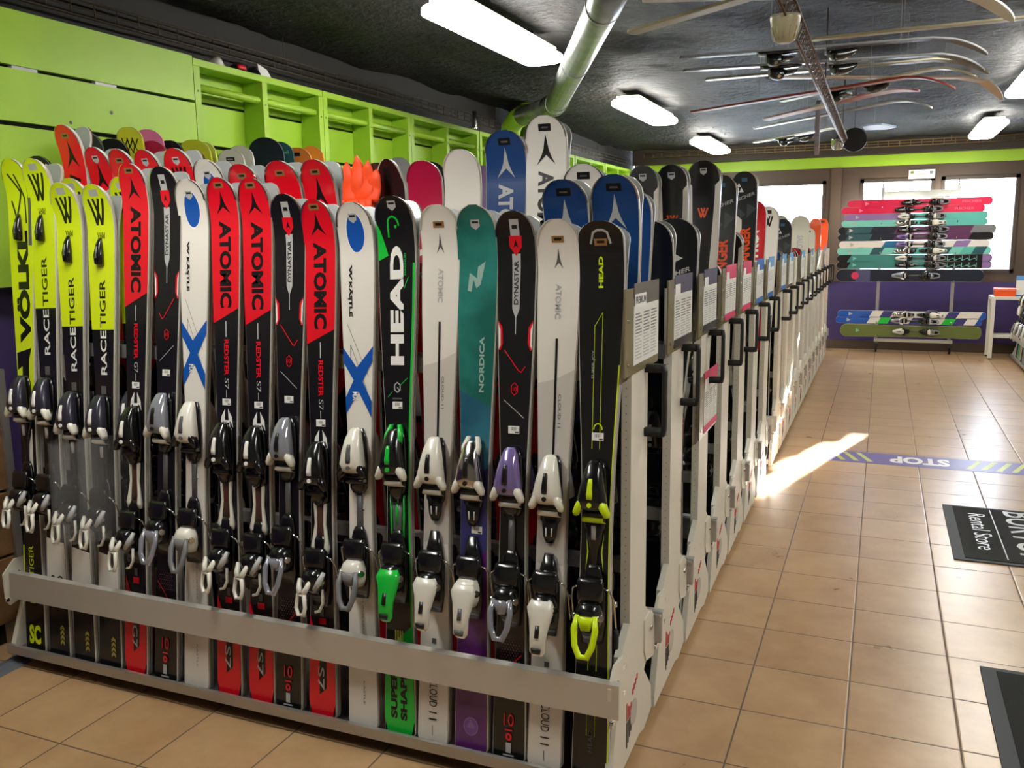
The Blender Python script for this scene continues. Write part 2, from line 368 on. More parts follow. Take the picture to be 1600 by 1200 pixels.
def st_nordica(L):
    s = Ski(L, .124, .076, .104).body(PURP); V = lambda a: L*(1-a)
    s.poly([(-1, V(.33)), (1, V(.36)), (1, L), (-1, L)], TEAL, 'n'); s.poly([(-1, V(.5)), (1, V(.47)), (1, V(.36)), (-1, V(.33))], TEAL2, 'n')
    s.poly([(-1, V(.66)), (1, V(.62)), (1, V(.47)), (-1, V(.5))], INDIGO, 'n'); s.rim(STEEL); shield(s, GRYL, V(.034))
    g = M('silver_print', (150, 180, 172), .3)
    s.poly([(-.030, V(.150)), (-.024, V(.118)), (.000, V(.128)), (.002, V(.108)), (.026, V(.098)), (.016, V(.126)), (.010, V(.140)), (-.002, V(.146)), (-.012, V(.130)), (-.018, V(.152))], g)
    s.text('NORDICA', g, .010, .026, V(.333), V(.233), 'up', .03)
    barcode(s, .01, V(.585)); s.ell(0, V(.952), .024, .028, LILAC); s.ell(0, V(.952), .021, .025, M('purple_badge', (120, 70, 150), .3)); s.poly([(-.014, V(.955)), (0, V(.938)), (.014, V(.955))], LILAC)
    return s.done()
def st_joy(L):
    s = Ski(L, .126, .074, .104, tipr=.05).body(BLK); V = lambda a: L*(1-a)
    arch = [(-.028, V(.038)), (-.020, V(.020)), (-.008, V(.016)), (.008, V(.016)), (.020, V(.020)), (.028, V(.038))]
    s.stroke(arch, .006, GRYL); btag(s, V(.036)); s.text('HEAD', NEON, -.008, .005, V(.115), V(.06), 'up', .04)
    s.poly(R4(.93, 1, V(.97), V(.25)), NEON, 'n')
    s.stroke([(-.016, V(.33)), (-.016, V(.182)), (.006, V(.158)), (.006, V(.33))], .0014, NEON)
    s.stroke([(-.016, V(.40)), (-.016, V(.33))], .0014, NEON); s.stroke([(.006, V(.40)), (.006, V(.33))], .0014, NEON)
    s.text('SUPER JOY', GRYL, -.022, -.012, V(.275), V(.225), 'up', 0)
    arc = [(.012*math.cos(t*PI/8), V(.365)+.016*math.sin(t*PI/8)) for t in range(9)]; s.stroke(arc, .003, NEON); barcode(s, 0, V(.378))
    s.stroke([(-.012, V(.80)), (-.012, V(.70))], .0014, NEON); s.stroke([(.012, V(.80)), (.012, V(.70))], .0014, NEON)
    s.stroke([(-.012, V(.92)), (-.012, V(.82))], .0014, NEON); s.stroke([(.012, V(.92)), (.012, V(.82))], .0014, NEON)
    for sg in (-1, 1): s.poly([(sg*.026, V(.55)), (sg*.022, V(.585)), (sg*.026, V(.62)), (sg*.018, V(.585))], NEON)
    s.text('HEAD', GRYD, -.006, .006, V(.95), V(.91), 'up', 0); s.poly([(-1, 0), (1, 0), (1, .014), (.6, .022), (-.6, .022), (-1, .014)], NEON, 'n')
    return s.done()
def st_volkl_sc(L):
    s = Ski(L, .118, .070, .100).body(BLK); V = lambda a: L*(1-a)
    s.poly([(-1, V(.54)), (-.3, V(.50)), (1, V(.52)), (1, L), (-1, L)], YEL, 'n'); s.rim(); s.poly([(.7, V(.17)), (1, V(.17)), (1, V(.03)), (.8, V(.03))], GRYD, 'n')
    s.stroke([(-.03, V(.028)), (.016, V(.064)), (-.014, V(.115)), (-.036, V(.080))], .008, INK); s.stroke([(.0, V(.03)), (.03, V(.075)), (.034, V(.125))], .007, INK)
    s.text('V\u00d6LKL', INK, -.030, .038, V(.365), V(.140), 'up', .06)
    s.poly([(-.9, V(.42)), (.5, V(.40)), (.8, V(.375)), (-.9, V(.385))], INK, 'n'); s.poly([(-.7, V(.56)), (.2, V(.56)), (.5, V(.40)), (-.3, V(.41))], INK, 'n')
    s.poly(R4(-.4, .6, V(.68), V(.54)), WHT, 'n'); s.poly([(-1, V(.90)), (-.88, V(.90)), (-.88, V(.78)), (-1, V(.78))], YEL, 'n')
    s.text('RACETIGER', YEL, -.018, .006, V(.90), V(.78), 'up', 0); s.text('SC', YEL, -.030, .030, V(.985), V(.945), 'h', .05)
    return s.done()
def st_racetiger(L):
    s = Ski(L, .122, .070, .102).body(BLK); V = lambda a: L*(1-a)
    s.poly([(-1, V(.292)), (1, V(.292)), (1, L), (-1, L)], YEL, 'n'); s.rim(STEEL); s.poly(R4(-.02, .02, L-.040, L-.018), GRYL)
    s.volkl(INK, .0, V(.080), V(.028), .066, .0105); s.text('V\u00f6lkl', INK, -.016, .020, V(.107), V(.094), 'h', .02)
    s.text('TIGER', INK, -.012, .016, V(.288), V(.190), 'up', .015); s.text('RACE', PAPW, -.012, .016, V(.385), V(.294), 'up', .015)
    s.poly(R4(-.014, .010, V(.425), V(.408)), GRYD)
    for sg in (-1, 1): s.poly([(sg*.005, V(.443)), (sg*.022, V(.44)), (sg*.030, V(.50)), (sg*.022, V(.49)), (sg*.016, V(.455))], PAPW)
    s.poly([(-1, V(.855)), (1, V(.87)), (1, V(.765)), (-1, V(.755))], WHT, 'n'); s.text('SC', INK, -.030, .030, V(.868), V(.832), 'h', -.01)
    g = M('gold_print', (150, 140, 60), .4)
    for i in range(4): s.poly([(.008, V(.975)+.018*i), (.018, V(.97)+.018*i), (.028, V(.975)+.018*i), (.028, V(.968)+.018*i), (.018, V(.963)+.018*i), (.008, V(.968)+.018*i)], g); s.layer -= 1
    return s.done()
def st_logo(L, top, logo=None, word=None, wm=None, side=None, shov=.125, waist=.08, kind='shield', low=None, **kw):
    """skis further back: top colour, a logo and a word"""
    s = Ski(L, shov, waist, shov*.88, **kw).body(top); V = lambda a: L*(1-a)
    if low: s.poly([(-1, 0), (1, 0), (1, V(.42)), (-1, V(.48))], low, 'n')
    if side:
        for sg in (-1, 1): s.poly([(sg*1, V(.62)), (sg*.45, V(.5)), (sg*.5, V(.30)), (sg*.66, V(.12)), (sg*.72, V(.055)), (sg*1, V(.045))], side, 'n')
    s.rim(CHROME if kind != 'plain' else STEEL)
    if kind == 'shield': shield(s)
    elif kind == 'tag': btag(s)
    elif kind == 'dark': s.poly(R4(-.022, .022, L-.048, L-.026), INK); s.poly(R4(-.012, .012, L-.040, L-.035), GRYD)
    if logo == 'atomic': s.atomic(wm, 0, L-.155, L-.055, .066)
    if logo == 'volkl': s.volkl(wm, 0, L-.13, L-.065, .056, .010)
    if logo == 'volklo': s.volkl(wm, 0, L-.235, L-.195, .040, .007)
    if logo == 'fischer': s.fischer(wm, -.012, L-.105, L-.055, .055)
    if logo == 'fischers':
        T = lambda q: [(a, L+b) for a, b in q]
        s.poly(T([(-.066, -.095), (-.022, -.118), (-.066, -.141)]), wm); s.poly(T([(-.066, -.150), (-.022, -.173), (-.066, -.196)]), wm); s.poly(T([(-.018, -.122), (.030, -.146), (-.018, -.170)]), wm)
        vs, fs = text2d('FISCHER', .02); s.decal([(-.055+a*.115, L-.235+a*.042+b*.018) for a, b in vs], fs, wm)
    if logo == 'arc': s.stroke([(.045*math.cos(t), L-.17+.06*math.sin(t)) for t in [x*.25 for x in range(2, 12)]], .004, wm)
    if word: s.text(word, wm, -.028, .028, L-.42, L-.175, 'down', .04)
    return s.done()
def st_fischer_side(L, word='FISCHER', big=None):
    s = Ski(L, .13, .078, .11).body(M('fischer_black', (30, 33, 34), .3, coat=.4)); V = lambda a: L-a
    g = M('fischer_grey', (62, 66, 68), .35)
    s.poly([(-.6, V(.19)), (.1, V(.23)), (-.6, V(.27))], g, 'n'); s.poly([(.2, V(.17)), (.95, V(.2)), (.2, V(.25))], g, 'n')
    s.poly([(-1, V(.21)), (-.2, V(.26)), (-.2, V(.33)), (-1, V(.34))], WHT, 'n'); s.rim(CHROME)
    s.poly(R4(-.015, .015, V(.055), V(.035)), M('blue_tag', (60, 110, 140), .4)); s.fischer(PAPW, -.03, V(.11), V(.06), .05)
    vs, fs = text2d(word, .02); s.decal([(-.055+a*.11, V(.165)+a*.04+b*.018) for a, b in vs], fs, GRYL)
    if big: s.text(big, ORG, -.02, .035, V(.52), V(.30), 'up', .04)
    return s.done()
def st_redwhite(L):
    s = Ski(L, .13, .08, .11).body(M('ski_dark_red', (196, 30, 36), .3, coat=.4)); V = lambda a: L-a
    s.rim(STEEL); s.poly([(-1, V(.10)), (-.6, V(.10)), (-.1, V(.17)), (.5, V(.17)), (-.2, V(.22)), (-1, V(.28))], WHT, 'n')
    s.poly([(-1, V(.55)), (1, V(.40)), (1, V(.62)), (-1, V(.7))], BLK, 'n'); s.text('NITRO', PAPW, -.03, .03, V(.42), V(.19), 'up', .05)
    return s.done()
def st_pattern(L):
    s = Ski(L, .135, .09, .12).body(CRIM); V = lambda a: L-a
    for i in range(9):
        v = V(.30+.055*i)
        s.poly([(-1, v-.03), (0, v), (0, v-.022), (-1, v-.052)], GRYL if i % 2 else WHT, 'n'); s.poly([(0, v), (1, v-.03), (1, v-.052), (0, v-.022)], GRYD, 'n')
    s.rim(M('crimson_rim', (150, 30, 60), .4)); return s.done()

# ------------------------------------------------------------------ room
def S(name, mb, label=None, bevel=0):
    o = put(name, mb.mesh(name, bevel)); o['kind'] = 'structure'
    if label: o['label'] = label
    return o
XL, XR, YN, YF, ZC = -3.1, 3.6, -4.6, 10.25, 2.80
XB = -2.96
TS = .33
fm = bpy.data.materials.new('floor_tiles'); fm.use_nodes = True
nt = fm.node_tree; N = nt.nodes; Lk = nt.links; b = N['Principled BSDF']
tc = N.new('ShaderNodeTexCoord'); sp = N.new('ShaderNodeSeparateXYZ'); Lk.new(tc.outputs['Object'], sp.inputs[0])
def mth(op, a, bv=None):
    n = N.new('ShaderNodeMath'); n.operation = op
    for i, q in enumerate((a, bv)):
        if q is None: continue
        if isinstance(q, (int, float)): n.inputs[i].default_value = q
        else: Lk.new(q, n.inputs[i])
    return n.outputs[0]
ed = []; fl = []
for ax in ('X', 'Y'):
    q = mth('DIVIDE', sp.outputs[ax], TS); fr = mth('FRACT', q); fl.append(mth('FLOOR', q))
    ed.append(mth('MINIMUM', fr, mth('SUBTRACT', 1.0, fr)))
edge = mth('MINIMUM', ed[0], ed[1]); gr = mth('LESS_THAN', edge, .0085)
cb = N.new('ShaderNodeCombineXYZ'); Lk.new(fl[0], cb.inputs[0]); Lk.new(fl[1], cb.inputs[1])
wn = N.new('ShaderNodeTexWhiteNoise'); wn.noise_dimensions = '2D'; Lk.new(cb.outputs[0], wn.inputs['Vector'])
n1 = N.new('ShaderNodeTexNoise'); n1.inputs['Scale'].default_value = 5.5; n1.inputs['Detail'].default_value = 6; Lk.new(tc.outputs['Object'], n1.inputs['Vector'])
n2 = N.new('ShaderNodeTexNoise'); n2.inputs['Scale'].default_value = 38; n2.inputs['Detail'].default_value = 4; Lk.new(tc.outputs['Object'], n2.inputs['Vector'])
mix = mth('ADD', mth('MULTIPLY', n1.outputs['Fac'], .85), mth('ADD', mth('MULTIPLY', wn.outputs['Value'], .16), mth('MULTIPLY', n2.outputs['Fac'], .15)))
rp = N.new('ShaderNodeValToRGB'); e = rp.color_ramp.elements
e[0].position = .30; e[0].color = lin((160, 124, 86)); e[1].position = .95; e[1].color = lin((200, 166, 124)); Lk.new(mix, rp.inputs[0])
mc = N.new('ShaderNodeMix'); mc.data_type = 'RGBA'; Lk.new(gr, mc.inputs[0]); Lk.new(rp.outputs[0], mc.inputs[6]); mc.inputs[7].default_value = lin((96, 76, 58)); Lk.new(mc.outputs[2], b.inputs['Base Color'])
rr = mth('ADD', .25, mth('ADD', mth('MULTIPLY', n1.outputs['Fac'], .08), mth('MULTIPLY', gr, .4))); Lk.new(rr, b.inputs['Roughness']); b.inputs['Specular IOR Level'].default_value = .8
bp = N.new('ShaderNodeBump'); bp.inputs['Strength'].default_value = .35; bp.inputs['Distance'].default_value = .003
hh = mth('ADD', mth('MULTIPLY', mth('MINIMUM', edge, .02), 40.0), mth('MULTIPLY', n1.outputs['Fac'], .12)); Lk.new(hh, bp.inputs['Height']); Lk.new(bp.outputs[0], b.inputs['Normal'])
mb = MB(); mb.box((XL-.1, YN-.1, -.06), (XR+.1, YF+.3, 0), fm); S('floor', mb)

# ceiling: dark sprayed rough coat over an uneven slab
cm = M('ceiling_coat', (44, 38, 33), .58, spec=.28); nt = cm.node_tree; N = nt.nodes; Lk = nt.links; b = N['Principled BSDF']
tc = N.new('ShaderNodeTexCoord'); n1 = N.new('ShaderNodeTexNoise'); n1.inputs['Scale'].default_value = 15; n1.inputs['Detail'].default_value = 8; n1.inputs['Roughness'].default_value = .65
n2 = N.new('ShaderNodeTexNoise'); n2.inputs['Scale'].default_value = 1.4; n2.inputs['Detail'].default_value = 3
mp = N.new('ShaderNodeMapping'); mp.inputs['Scale'].default_value = (3.0, .8, 1); Lk.new(tc.outputs['Object'], mp.inputs[0]); Lk.new(mp.outputs[0], n2.inputs['Vector'])
Lk.new(tc.outputs['Object'], n1.inputs['Vector'])
bp = N.new('ShaderNodeBump'); bp.inputs['Strength'].default_value = 1.0; bp.inputs['Distance'].default_value = .07; Lk.new(n1.outputs['Fac'], bp.inputs['Height']); Lk.new(bp.outputs[0], b.inputs['Normal'])
rp = N.new('ShaderNodeValToRGB'); rp.color_ramp.elements[0].position = .42; rp.color_ramp.elements[0].color = lin((13, 11, 10)); rp.color_ramp.elements[1].position = .7; rp.color_ramp.elements[1].color = lin((34, 24, 19)); Lk.new(n2.outputs['Fac'], rp.inputs[0]); Lk.new(rp.outputs[0], b.inputs['Base Color'])
mb = MB(); nx, ny = 80, 150
G = []
for j in range(ny+1):
    row = []
    for i in range(nx+1):
        x = XL-.1+(XR-XL+.2)*i/nx; y = YN-.1+(YF-YN+.2)*j/ny
        d = noise.noise(Vector((x*.9, y*.5, 3)))*.05 + noise.noise(Vector((x*2.6+4, y*1.6, 9)))*.035 + abs(noise.noise(Vector((x*6, y*5, 1))))*.02
        row.append(mb.bm.verts.new((x, y, ZC+d)))
    G.append(row)
for j in range(ny):
    for i in range(nx): mb.face([G[j][i], G[j+1][i], G[j+1][i+1], G[j][i+1]], cm, True)
S('ceiling', mb)
mb = MB(); mb.box((XL-.2, YN-.2, ZC+.12), (XR+.2, YF+.3, ZC+.2), BRN); o = S('ceiling_slab', mb); o.name = 'ceiling.001'

# left wall: purple below, green boards above
mb = MB(); mb.box((XL-.12, YN-.1, 0), (XL, YF+.1, 1.40), PURW)
mb.box((XL-.12, YN-.1, 1.40), (XL-.03, YF+.1, ZC+.15), M('dark_gap', (26, 24, 20), .7))
S('wall_left', mb)
for i, (z0, z1) in enumerate(((1.40, 2.085), (2.105, 2.315), (2.33, 2.55))):
    zo = (0, -.03, -.03)[i]; zp = (-.03, -.03, -.03)[i]
    mb = MB(); mb.box((XB-.03, -1.05, z0+zo), (XB, .925, z1+zp), GREENW); mb.box((XB-.03, YN, z0+zo-.01), (XB-.005, -1.055, z1+zp+.01), M('unseen_grey_wall', (120, 116, 110), .7)); mb.box((XL-.03, .93, z0), (XL, YF, z1), GREENW)  # grey stretch added out of view so black skis reflect no green
    if i == 1:
        mb.tube([(XB-.004, .37, 2.17), (XB+.001, .37, 2.17)], .009, INK, 10); mb.tube([(XB-.004, .14, 2.10), (XB+.001, .14, 2.10)], .008, INK, 10)
    S('trim_%d' % (i+1), mb, bevel=0)
mb = MB()
for y in (-.62, -.12, .3): mb.box((XB-.03, y, 2.283), (XB-.006, y+.12, 2.302), GRYL)
mb.box((XB-.03, -.6, 2.052), (XB-.006, -.28, 2.078), GRYL)
mb.box((XL-.1, YN, 1.40), (XB-.035, .90, 2.50), M('dark_gap', (26, 24, 20), .7))
S('trim_4', mb)
# other walls, behind and beside the camera
CRE = M('cream_wall', (150, 146, 138), .7)
mb = MB(); mb.box((XR, YN-.1, 0), (XR+.1, YF+.1, ZC+.15), CRE); S('wall_right', mb)
mb = MB(); mb.box((XL-.1, YN-.1, 0), (XR+.1, YN, ZC+.15), CRE); S('wall_back', mb)
# far wall with its windows
WINS = [(-2.1, -.40), (.04, .95), (1.03, 1.93)]
mb = MB(); mb.box((XL, YF, 0), (XR, YF+.2, .93), PURW); mb.box((XL, YF, .93), (XR, YF+.2, 1.05), BRN); mb.box((XL, YF, 2.30), (XR, YF+.2, 2.47), BRN)
mb.box((XL, YF, 2.47), (XR, YF+.2, 2.615), GREENW); mb.box((XL, YF-.12, 2.615), (XR, YF+.2, ZC+.12), M('dark_beam', (56, 46, 38), .6))
xs = [XL]+[q for wn_ in WINS for q in wn_]+[XR]
for a, c in zip(xs[0::2], xs[1::2]): mb.box((a, YF, 1.05), (c, YF+.2, 2.30), BRN)
S('wall_far', mb)
mb = MB(); mb.box((XL, YF-.02, 0), (XR, YF, .12), BRN); S('baseboard_far', mb)
gl = bpy.data.materials.new('window_glass'); gl.use_nodes = True; nt = gl.node_tree; nt.nodes.clear()
out = nt.nodes.new('ShaderNodeOutputMaterial'); tr = nt.nodes.new('ShaderNodeBsdfTransparent'); go = nt.nodes.new('ShaderNodeBsdfGlossy'); go.inputs['Roughness'].default_value = .02
mx = nt.nodes.new('ShaderNodeMixShader'); fr = nt.nodes.new('ShaderNodeFresnel'); fr.inputs[0].default_value = 1.3
nt.links.new(fr.outputs[0], mx.inputs[0]); nt.links.new(tr.outputs[0], mx.inputs[1]); nt.links.new(go.outputs[0], mx.inputs[2]); nt.links.new(mx.outputs[0], out.inputs[0])
for i, (a, c) in enumerate(WINS):
    mb = MB(); t = .045
    for q in ((a, c, 1.05, 1.05+t), (a, c, 2.30-t, 2.30), (a, a+t, 1.05, 2.30), (c-t, c, 1.05, 2.30)): mb.box((q[0], YF-.015, q[2]), (q[1], YF+.06, q[3]), M('window_frame_brown', (62, 50, 40), .45))
    wo = S('window_%d' % (i+1), mb)
    mb = MB(); mb.box((a+t, YF+.03, 1.05+t), (c-t, YF+.036, 2.30-t), gl); put('window_pane', mb.mesh('window_pane'), wo)
mb = MB(); mb.box((-.335, YF-.03, .93), (-.20, YF, 2.47), M('pillar_brown', (84, 66, 50), .5)); S('trim_5', mb)
# outside: snowy ground and a snow bank added only to keep the low sun off the window's lower part
SNOW = M('snow', (235, 238, 245), .8)
mb = MB(); mb.box((-20, YF+.3, -.2), (22, YF+40, -.05), SNOW); S('ground', mb, 'snow-covered ground outside the windows')
mb = MB(); rows = []
for i in range(60):
    x = -12+24*i/59; rows.append([mb.bm.verts.new((x, YF+d, z+.05*noise.noise(Vector((x, d, 2))) if z > 0 else z)) for d, z in ((.45, -.05), (.8, 1.2), (1.15, 2.0), (1.5, 2.13), (2.2, 2.0), (3.4, .9), (4.2, -.05))])
for A, B in zip(rows, rows[1:]):
    for k in range(6): mb.face([A[k], A[k+1], B[k+1], B[k]], SNOW, True)
tag(put('sun_block_bank', mb.mesh('sun_block_bank')), 'added snow bank blocking low sun outside the far windows', kind='structure')

# round column and ducts in the left corner
COLM = M('column_grey', (92, 84, 74), .6, bump=(8, .1, .01))
mb = MB(); mb.tube([(-2.86, 5.40, 0), (-2.86, 5.40, ZC+.1)], .20, COLM, 28); tag(put('column', mb.mesh('column')), 'round grey column rising behind the green shelving', kind='structure')
GAL = M('galvanised_duct', (170, 172, 170), .34, metal=.7, var=(14, (150, 152, 150)))
GP = M('green_pipe', (150, 196, 50), .35)
def tb(name, pts, r, m, par=None, n=20):
    mb = MB(); mb.tube(pts, r, m, n); return put(name, mb.mesh(name), par)
dr = empty('air_duct', (-2.06, 3.95, 2.62)); tag(dr, 'shiny galvanised ventilation duct slanting under the ceiling with a green elbow', 'duct')
def rel(o, pts): return [Vector(p)-o.location for p in pts]
tb('duct_run', rel(dr, [(-.46, .35, 2.62), (-.84, 1.2, 2.605), (-2.05, 3.90, 2.60)]), .082, GAL, dr)
tb('duct_elbow', rel(dr, [(-2.03, 3.86, 2.60), (-2.08, 3.97, 2.608), (-2.16, 4.03, 2.605)]), .086, GAL, dr)
tb('duct_short_run', rel(dr, [(-2.13, 4.02, 2.605), (-2.50, 4.28, 2.585)]), .080, GAL, dr)
for q in ((-.86, 1.24, 2.605), (-1.40, 2.45, 2.602), (-1.95, 3.69, 2.60)):
    d = Vector((-1.27, 2.70, -.005)).normalized()*.012; tb('duct_seam', rel(dr, [Vector(q)-d, Vector(q)+d]), .0855, GAL, dr)
tb('green_elbow', rel(dr, [(-2.48, 4.27, 2.586), (-2.56, 4.33, 2.57), (-2.62, 4.37, 2.52), (-2.64, 4.38, 2.44)]), .084, GP, dr)
tb('green_drop_pipe', rel(dr, [(-2.72, 4.40, 2.46), (-2.72, 4.40, 1.3)]), .078, GP, dr)
g2 = tb('downpipe', [(-2.72, 5.02, 0), (-2.72, 5.02, 2.80)], .075, GP); tag(g2, 'lime green vertical pipe beside the round column', 'pipe')

# green open shelving boxes along the left wall
def shelf_unit(y0, y1, nb, label):
    r = empty('wall_shelving', (XL+.08, (y0+y1)/2, 1.40)); tag(r, label, 'shelving', 'green shelving boxes on the left wall'); o = r.location
    mb = MB(); X0, X1 = XL+.002, XB; t = .045
    mb.box((X0-o.x, y0-o.y, 2.475-o.z), (X1-o.x, y1-o.y, 2.512-o.z), GREENW); put('top_board', mb.mesh('top_board', .003), r)
    mb = MB(); mb.box((X0-o.x, y0-o.y, 0), (X1-o.x, y1-o.y, .04), GREENW); put('bottom_board', mb.mesh('bottom_board', .003), r)
    for k in range(nb+1):
        y = y0+(y1-y0-t)*k/nb; mb = MB(); mb.box((X0-o.x, y-o.y, .04), (X1-o.x, y+t-o.y, 1.075), GREENW)
        for z in (.62, .95): mb.tube([(X1-o.x-.001, y+t/2-o.y, z), (X1-o.x+.001, y+t/2-o.y, z)], .006, M('screw_hole', (70, 84, 34), .5), 8)
        put('upright', mb.mesh('upright'), r)
    for z in (2.375, 2.05, 1.72):
        mb = MB(); mb.tube([(X1-.035-o.x, y0+t-o.y, z-o.z), (X1-.035-o.x, y1-t-o.y, z-o.z)], .02, GREENW, 10); put('round_rail', mb.mesh('rail'), r)
    return r
ys = [1.06, 2.24, 3.42, 4.62]
for (a, c), l in zip(((.93, 2.075), (2.08, 3.215), (3.22, 4.44), (4.46, 5.15)) + ( (5.65, 7.06), (7.10, 8.26), (8.30, 9.46)), ('lime green wall shelving box, nearest of the row', 'lime green wall shelving box, second from the camera', 'lime green wall shelving box ending beside the round column', 'lime green wall shelving box just beyond the round column', 'lime green wall shelving box, third last before the windows', 'lime green wall shelving box, second last before the windows', 'lime green wall shelving box nearest the windows')):
    shelf_unit(a, c, 2, l)

# ladder shaped cable trays
def tray(label, p0, p1, wv, m=None):
    p0, p1, wv = Vector(p0), Vector(p1), Vector(wv); r = empty('cable_tray', (p0+p1)/2); o = r.location; tag(r, label, 'cable tray')
    m = m or M('tray_metal', (150, 126, 84), .4, metal=.6); L = (p1-p0).length; n = int(L/.13)
    mb = MB()
    for s_ in (-1, 1): mb.tube([p0+s_*wv-o, p1+s_*wv-o], .006, m, 6)
    mb.tube([p0-o, p1-o], .004, m, 6); put('side_rail', mb.mesh('side_rail'), r)
    mb = MB()
    for k in range(n+1): q = p0+(p1-p0)*k/n-o; mb.tube([q-wv, q+wv], .004, m, 5)
    put('rung', mb.mesh('rungs'), r, kind='stuff')
    for k in range(4): q = p0+(p1-p0)*(k+.5)/4; mb = MB(); mb.tube([q-o, Vector((q.x, q.y, ZC+.06))-o], .003, m, 5); put('hanger', mb.mesh('hanger'), r)
tray('wire cable tray running under the ceiling above the far windows', (XL+.2, YF-.22, 2.735), (XR-.1, YF-.22, 2.735), (0, 0, .035))
tray('wire cable tray above the lime green wall on the left', (XL+.05, -3, 2.63), (XL+.05, YF-.4, 2.63), (0, 0, .035), M('tray_dark', (70, 60, 46), .5, metal=.4))

# ------------------------------------------------------------------ ceiling lights
def strip_light(x, y, label):
    r = empty('ceiling_light', (x, y, 2.70)); tag(r, label, 'ceiling light', 'fluorescent ceiling lights')
    mb = MB(); mb.box((-.10, -.66, .01), (.10, .66, .05), M('lamp_housing', (210, 210, 205), .4)); put('housing', mb.mesh('housing', .006), r)
    mb = MB(); mb.loft([(-.71, 0, 0, .115, .030), (-.68, 0, 0, .135, .038), (.68, 0, 0, .135, .038), (.71, 0, 0, .115, .030)], M('lamp_diffuser', (255, 255, 250), .4, emit=((255, 253, 244), LAMP)), 16, 3.2, Matrix(((1, 0, 0, 0), (0, 0, 1, 0), (0, 1, 0, -.012), (0, 0, 0, 1))))
    put('diffuser', mb.mesh('diffuser'), r)
    for yy in (-.5, .5): mb = MB(); mb.tube([(0, yy, .05), (0, yy, .16)], .008, DARKM, 6); put('hanger', mb.mesh('hanger'), r)
for x, y, l in ((-1.68, 1.96, 'long bright tube light, the nearest and largest on the ceiling'), (-1.68, 5.32, 'bright tube light beyond the silver duct, middle of the left line'), (-1.70, 8.70, 'bright tube light near the far windows in the left line'),
                (1.36, 5.02, 'bright tube light cut by the right edge of the photo'), (1.36, 8.45, 'bright tube light near the far windows on the right'),
                (-1.68, -1.45, 'tube light over the front of the ski row, out of view'), (1.36, -1.2, 'tube light above the camera, out of view'), (1.36, 1.9, 'tube light over the aisle, out of view')):
    strip_light(x, y, l)

# ------------------------------------------------------------------ bindings
def toe_meshes(body, wing, win, plate=BODYB, accent=None):
    Y = -.012
    mb = MB(); mb.loft([(-.075, 0, Y-.006, .020, .006), (-.06, 0, Y-.006, .030, .007), (.02, 0, Y-.007, .034, .007), (.10, 0, Y-.006, .028, .006), (.125, 0, Y-.005, .018, .005)], plate, 12, 4)
    pl = mb.mesh('binding_plate')
    mb = MB()
    mb.loft([(-.008, 0, Y-.030, .026, .016), (0, 0, Y-.036, .038, .022), (.018, 0, Y-.038, .036, .025), (.05, 0, Y-.036, .030, .025), (.085, 0, Y-.030, .023, .020), (.108, 0, Y-.022, .016, .013), (.114, 0, Y-.018, .010, .008)], body, 16, 2.7)
    mb.loft([(.022, 0, Y-.0615, .007, .004), (.034, 0, Y-.0625, .0075, .004), (.062, 0, Y-.059, .0055, .004), (.072, 0, Y-.056, .004, .003)], win, 10, 3)
    mb.tube([(0, Y-.058, .008), (0, Y-.064, .008)], .006, win, 10)
    mb.loft([(-.030, 0, Y-.020, .024, .009), (-.022, 0, Y-.022, .028, .010), (-.010, 0, Y-.022, .028, .010)], plate, 12, 4)
    if accent:
        for sg in (-1, 1): mb.loft([(.07, sg*.018, Y-.03, .005, .016), (.10, sg*.020, Y-.022, .006, .012), (.125, sg*.012, Y-.012, .006, .007)], accent, 8, 2.5)
    bd = mb.mesh('toe_binding')
    mb = MB()
    for sg in (-1, 1):
        mb.loft([(-.022, sg*.038, Y-.040, .006, .010), (-.012, sg*.036, Y-.042, .010, .014), (.004, sg*.028, Y-.042, .012, .017), (.022, sg*.022, Y-.040, .010, .016)], wing, 10, 2.4)
    mb.loft([(-.042, 0, Y-.014, .030, .005), (-.036, 0, Y-.030, .028, .004), (-.026, 0, Y-.030, .026, .004)], wing, 12, 4)
    return pl, bd, mb.mesh('toe_wings')
